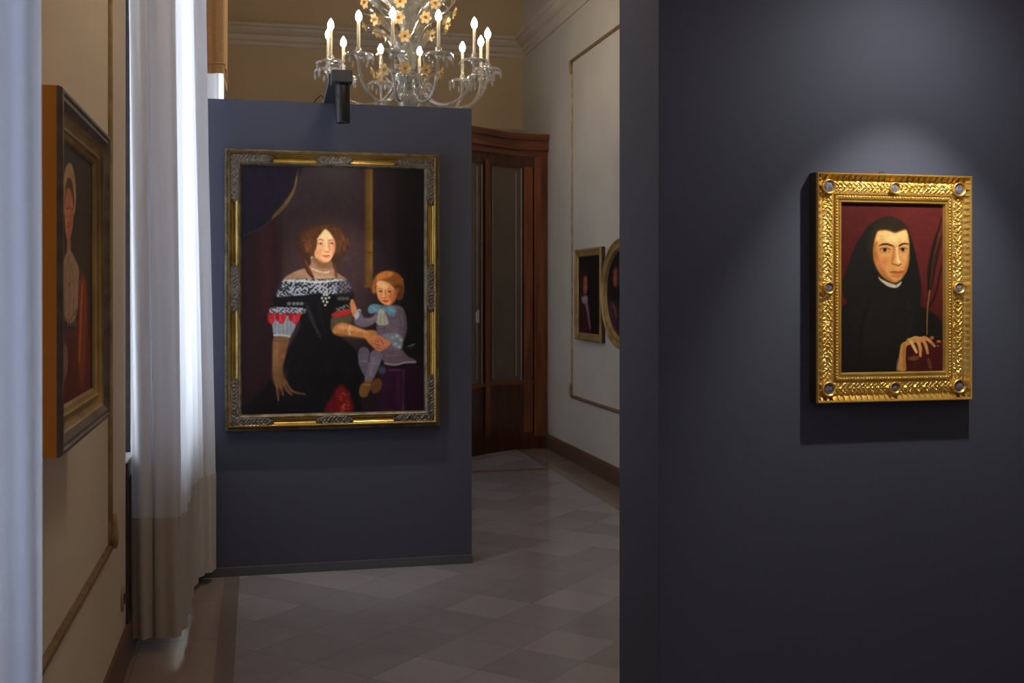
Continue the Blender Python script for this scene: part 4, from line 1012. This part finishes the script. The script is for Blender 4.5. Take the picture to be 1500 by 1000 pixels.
m = MB(); m.prism([(1.2,2.992),(2.56,2.992),(2.58,3.10),(2.66,3.10),(2.68,3.115),(2.68,3.14),(2.65,3.155),(1.2,3.165)], 'y', 10.95, 11.28)
o = fix_normals(m.build('wooden_box', M['paleline'])); tag(o, 'flat pale-brown box lid lying on top of the curved mahogany door surround', 'box')

# ------------------------------------------------------------------ chandelier
ch = empty('chandelier', (1.11, 8.27, 2.76)); tag(ch, 'large clear glass chandelier with lit candle bulbs and amber flowers hanging above the far partition', 'chandelier')
Z0 = 2.76
def zz(z): return z-Z0
m = MB()
prof = [(.0,2.78),(.018,2.79),(.03,2.82),(.015,2.85),(.05,2.88),(.085,2.93),(.09,2.97),(.05,3.01),(.03,3.03),(.07,3.05),(.11,3.08),(.12,3.11),(.08,3.14),(.03,3.17),(.025,3.22),(.05,3.26),(.055,3.30),(.03,3.36),(.022,3.42),(.05,3.46),(.06,3.50),(.03,3.55),(.05,3.60),(.085,3.66),(.06,3.72),(.025,3.78),(.02,3.9),(.05,3.95),(.06,4.0),(.02,4.05),(.010,4.1),(.010,4.9),(.06,4.94),(.08,5.0)]
m.lathe([(r, zz(z)) for r, z in prof], 20, wave=lambda r, z, a, j: (r*(1+.06*math.cos(8*a)), z)); m.build('glass_column', M['glass'], ch, smooth=True)
def rad(pts, sc=1): return spline(pts, False, 6)
arm_curve = rad([(.09,3.10),(.13,3.00),(.22,2.915),(.34,2.88),(.46,2.905),(.55,2.98),(.592,3.08),(.60,3.16)])
def arm_objects():
    a = empty('arm_tmp', (0, 0, 0)); bpy.data.objects.remove(a)
    m = MB(); m.tube([(float(r), 0, zz(float(z))) for r, z in arm_curve], .0105, 8)
    # glass collars along the arm
    for i in (8, 20, 33): r, z = arm_curve[i]; m.lathe([(.0,-.008),(.018,-.004),(.02,0),(.018,.004),(.0,.008)], 10, (float(r), 0, zz(float(z))))
    arm = m
    pan = MB()
    pan.lathe([(.012,3.135),(.022,3.15),(.03,3.165),(.060,3.178),(.088,3.180),(.104,3.168),(.108,3.150)], 30, (.60,0,-Z0), wave=lambda r, z, a, j: (r*(1+(.07*math.cos(10*a) if j > 3 else 0)), z-(.010*math.cos(10*a) if j > 4 else 0)))
    pan.lathe([(.018,3.180),(.026,3.195),(.020,3.210),(.022,3.222)], 12, (.60,0,-Z0))
    # glass drops hanging under the rim
    for k in range(6):
        q = 2*PI*k/6; cx, cy = .60+.10*math.cos(q), .10*math.sin(q)
        pan.lathe([(.0,3.155),(.004,3.145),(.009,3.120),(.006,3.105),(.0,3.098)], 7, (cx, cy, -Z0))
    cd = MB(); cd.lathe([(.0,3.19),(.0115,3.19),(.0115,3.405),(.009,3.41),(.0,3.41)], 12, (.60,0,-Z0))
    bl = MB(); bl.lathe([(.0,3.405),(.010,3.407),(.019,3.420),(.0225,3.436),(.020,3.452),(.013,3.468),(.006,3.480),(.0,3.488)], 14, (.60,0,-Z0))
    return arm, pan, cd, bl
A_, P_, C_, B_ = arm_objects()
base_arm = A_.build('arm', M['glass'], ch, smooth=True)
bp_ = P_.build('drip_pan', M['frost'], base_arm, smooth=True); bc_ = C_.build('candle', M['wick'], base_arm, auto=40); bb_ = B_.build('bulb', M['bulb'], base_arm, smooth=True)
bb_['label'] = 'glowing white candle bulb'
# screen-measured bearings of the twelve arms (0 = towards the viewer, clockwise to the right)
bear = [-159,-124,-97,-68,-35,-10,21,53,85,110,134,171]
toward = math.atan2(-8.27, -1.11)
def copychild(src, parent):
    c = src.copy(); C.objects.link(c); c.parent = parent; return c
for i, b_ in enumerate(bear):
    ang = toward+math.radians(b_)
    if i == 0: a = base_arm
    else:
        a = copychild(base_arm, ch)
        for s in (bp_, bc_, bb_): copychild(s, a)
    a.rotation_euler = (0, 0, ang)
# upper tier: curling glass arms ending in flowers
def leaf_mesh(pts, w, nseg=12, cup=.3):
    P = rad(pts); m = MB(); n = len(P)
    vs = []
    for i, (r, z) in enumerate(P):
        t = i/(n-1); ww = w*math.sin(PI*(.08+.92*t)**.8)*(1+.15*math.sin(t*30))
        for k in (-1, -.5, 0, .5, 1): vs.append((float(r)-cup*ww*abs(k), ww*k, zz(float(z))+cup*ww*abs(k)))
    fs = [(i*5+k, i*5+k+1, (i+1)*5+k+1, (i+1)*5+k) for i in range(n-1) for k in range(4)]
    m.add(vs, fs); return m
lf1 = leaf_mesh([(.04,3.16),(.10,3.30),(.18,3.42),(.28,3.47),(.34,3.42)], .030).build('glass_leaf', M['glass'], ch, smooth=True)
lf2 = leaf_mesh([(.04,3.45),(.12,3.60),(.22,3.70),(.31,3.70),(.36,3.62)], .042).build('glass_leaf', M['frost'], ch, smooth=True)
lf3 = leaf_mesh([(.05,3.02),(.12,3.12),(.20,3.17),(.26,3.12)], .040).build('glass_leaf', M['frost'], ch, smooth=True)
lf5 = leaf_mesh([(.10,3.56),(.20,3.58),(.29,3.62),(.37,3.72),(.36,3.80)], .030).build('glass_leaf', M['glass'], ch, smooth=True)
lf4 = leaf_mesh([(.04,3.75),(.10,3.86),(.20,3.93),(.27,3.88)], .055).build('glass_leaf', M['frost'], ch, smooth=True)
for src, n, off in ((lf1, 10, .1), (lf2, 12, .3), (lf3, 11, .2), (lf4, 7, .4), (lf5, 9, .0)):
    for i in range(n):
        o = src if i == 0 else copychild(src, ch)
        o.rotation_euler = (0, 0, off+2*PI*i/n)
def flower_mesh():
    m = MB()
    for k in range(6):
        q = 2*PI*k/6
        vs = []
        for t, w in ((.006,.004),(.022,.014),(.038,.015),(.050,.003)):
            for s in (-1, 0, 1):
                x = t; y = w*s; z = -.004+.25*t-(.004 if s == 0 else 0)
                vs.append((x*math.cos(q)-y*math.sin(q), x*math.sin(q)+y*math.cos(q), z))
        m.add(vs, [(i*3+j, i*3+j+1, (i+1)*3+j+1, (i+1)*3+j) for i in range(3) for j in range(2)])
    m.lathe([(.006,0),(.010,.012),(.013,.018)], 10)
    return m
fb = flower_mesh().build('flower', M['amber'], ch, smooth=True)
mc = MB(); mc.lathe([(.0,.020),(.009,.018),(.013,.008),(.0,.0)], 8); fc = mc.build('flower_centre', M['amber_dark'], fb, smooth=True)
fpos = []
for (r, z, n, off) in ((.30,3.50,9,.15),(.36,3.60,8,.5),(.24,3.14,9,.3),(.34,3.72,7,.0),(.18,3.40,5,.7)):
    for i in range(n):
        fpos.append((r*(1+.08*math.sin(5*i)), z+.03*math.sin(3.1*i+off), off+2*PI*i/n))
for i, (r, z, q) in enumerate(fpos):
    o = fb if i == 0 else copychild(fb, ch)
    if i: copychild(fc, o)
    o.location = (r*math.cos(q), r*math.sin(q), zz(z))
    d = Vector((math.cos(q), math.sin(q), -.35)); o.rotation_euler = d.to_track_quat('Z', 'Y').to_euler()
# thin stems carrying the flowers
for k, (r, z, q) in enumerate(fpos):
    m = MB(); P = rad([(.03, z-.22), (r*.45, z-.10), (r*.8, z-.0), (r*.98, z)])
    m.tube([(float(a)*math.cos(q), float(a)*math.sin(q), zz(float(b_))) for a, b_ in P], .0035, 6); m.build('flower_stem', M['glass'], ch, smooth=True)

# ------------------------------------------------------------------ lights and world
w = bpy.data.worlds.new('overcast_sky'); scn.world = w; w.use_nodes = True
bg = w.node_tree.nodes['Background']; bg.inputs[0].default_value = (.80,.88,1,1); bg.inputs[1].default_value = 9.5
for (a, b_, z0, z1) in WINS:
    l = bpy.data.lights.new('window_portal', 'AREA'); l.shape = 'RECTANGLE'; l.size = z1-z0; l.size_y = b_-a; l.cycles.is_portal = True
    o = bpy.data.objects.new('window_portal', l); C.objects.link(o); o.location = (XL-.39, (a+b_)/2, (z0+z1)/2); o.rotation_euler = (0, -PI/2, 0)
def point(loc, p, col, r):
    l = bpy.data.lights.new('unseen_warm_lamp', 'POINT'); l.energy = p; l.color = col; l.shadow_soft_size = r
    o = bpy.data.objects.new('unseen_warm_lamp', l); C.objects.link(o); o.location = loc
point((.75, 3.7, 3.9), 50, (1,.78,.56), .22)     # unseen warm lamps added; this one placed to brighten the left wall
point((1.0, -1.2, 3.9), 12, (1,.72,.46), .25)

# ------------------------------------------------------------------ camera and view
cam = bpy.data.cameras.new('camera'); co = bpy.data.objects.new('camera', cam); C.objects.link(co)
co.location = (0, 0, CAMZ); co.rotation_euler = (PI/2, 0, -YAW)
cam.sensor_width = 36; cam.sensor_fit = 'HORIZONTAL'; cam.lens = FPX/1500*36; cam.shift_y = -(500-HOR)/1500
cam.dof.use_dof = True; cam.dof.focus_distance = 3.9; cam.dof.aperture_fstop = 7.0
cam.clip_start = .05
scn.camera = co
scn.cycles.use_denoising = True
scn.cycles.max_bounces = 12; scn.cycles.diffuse_bounces = 5; scn.cycles.transparent_max_bounces = 24
scn.cycles.sample_clamp_indirect = 6; scn.cycles.caustics_reflective = False; scn.cycles.caustics_refractive = False
scn.view_settings.view_transform = 'Standard'; scn.view_settings.look = 'None'
scn.view_settings.gamma = 1; scn.view_settings.exposure = 0; scn.view_settings.use_curve_mapping = False
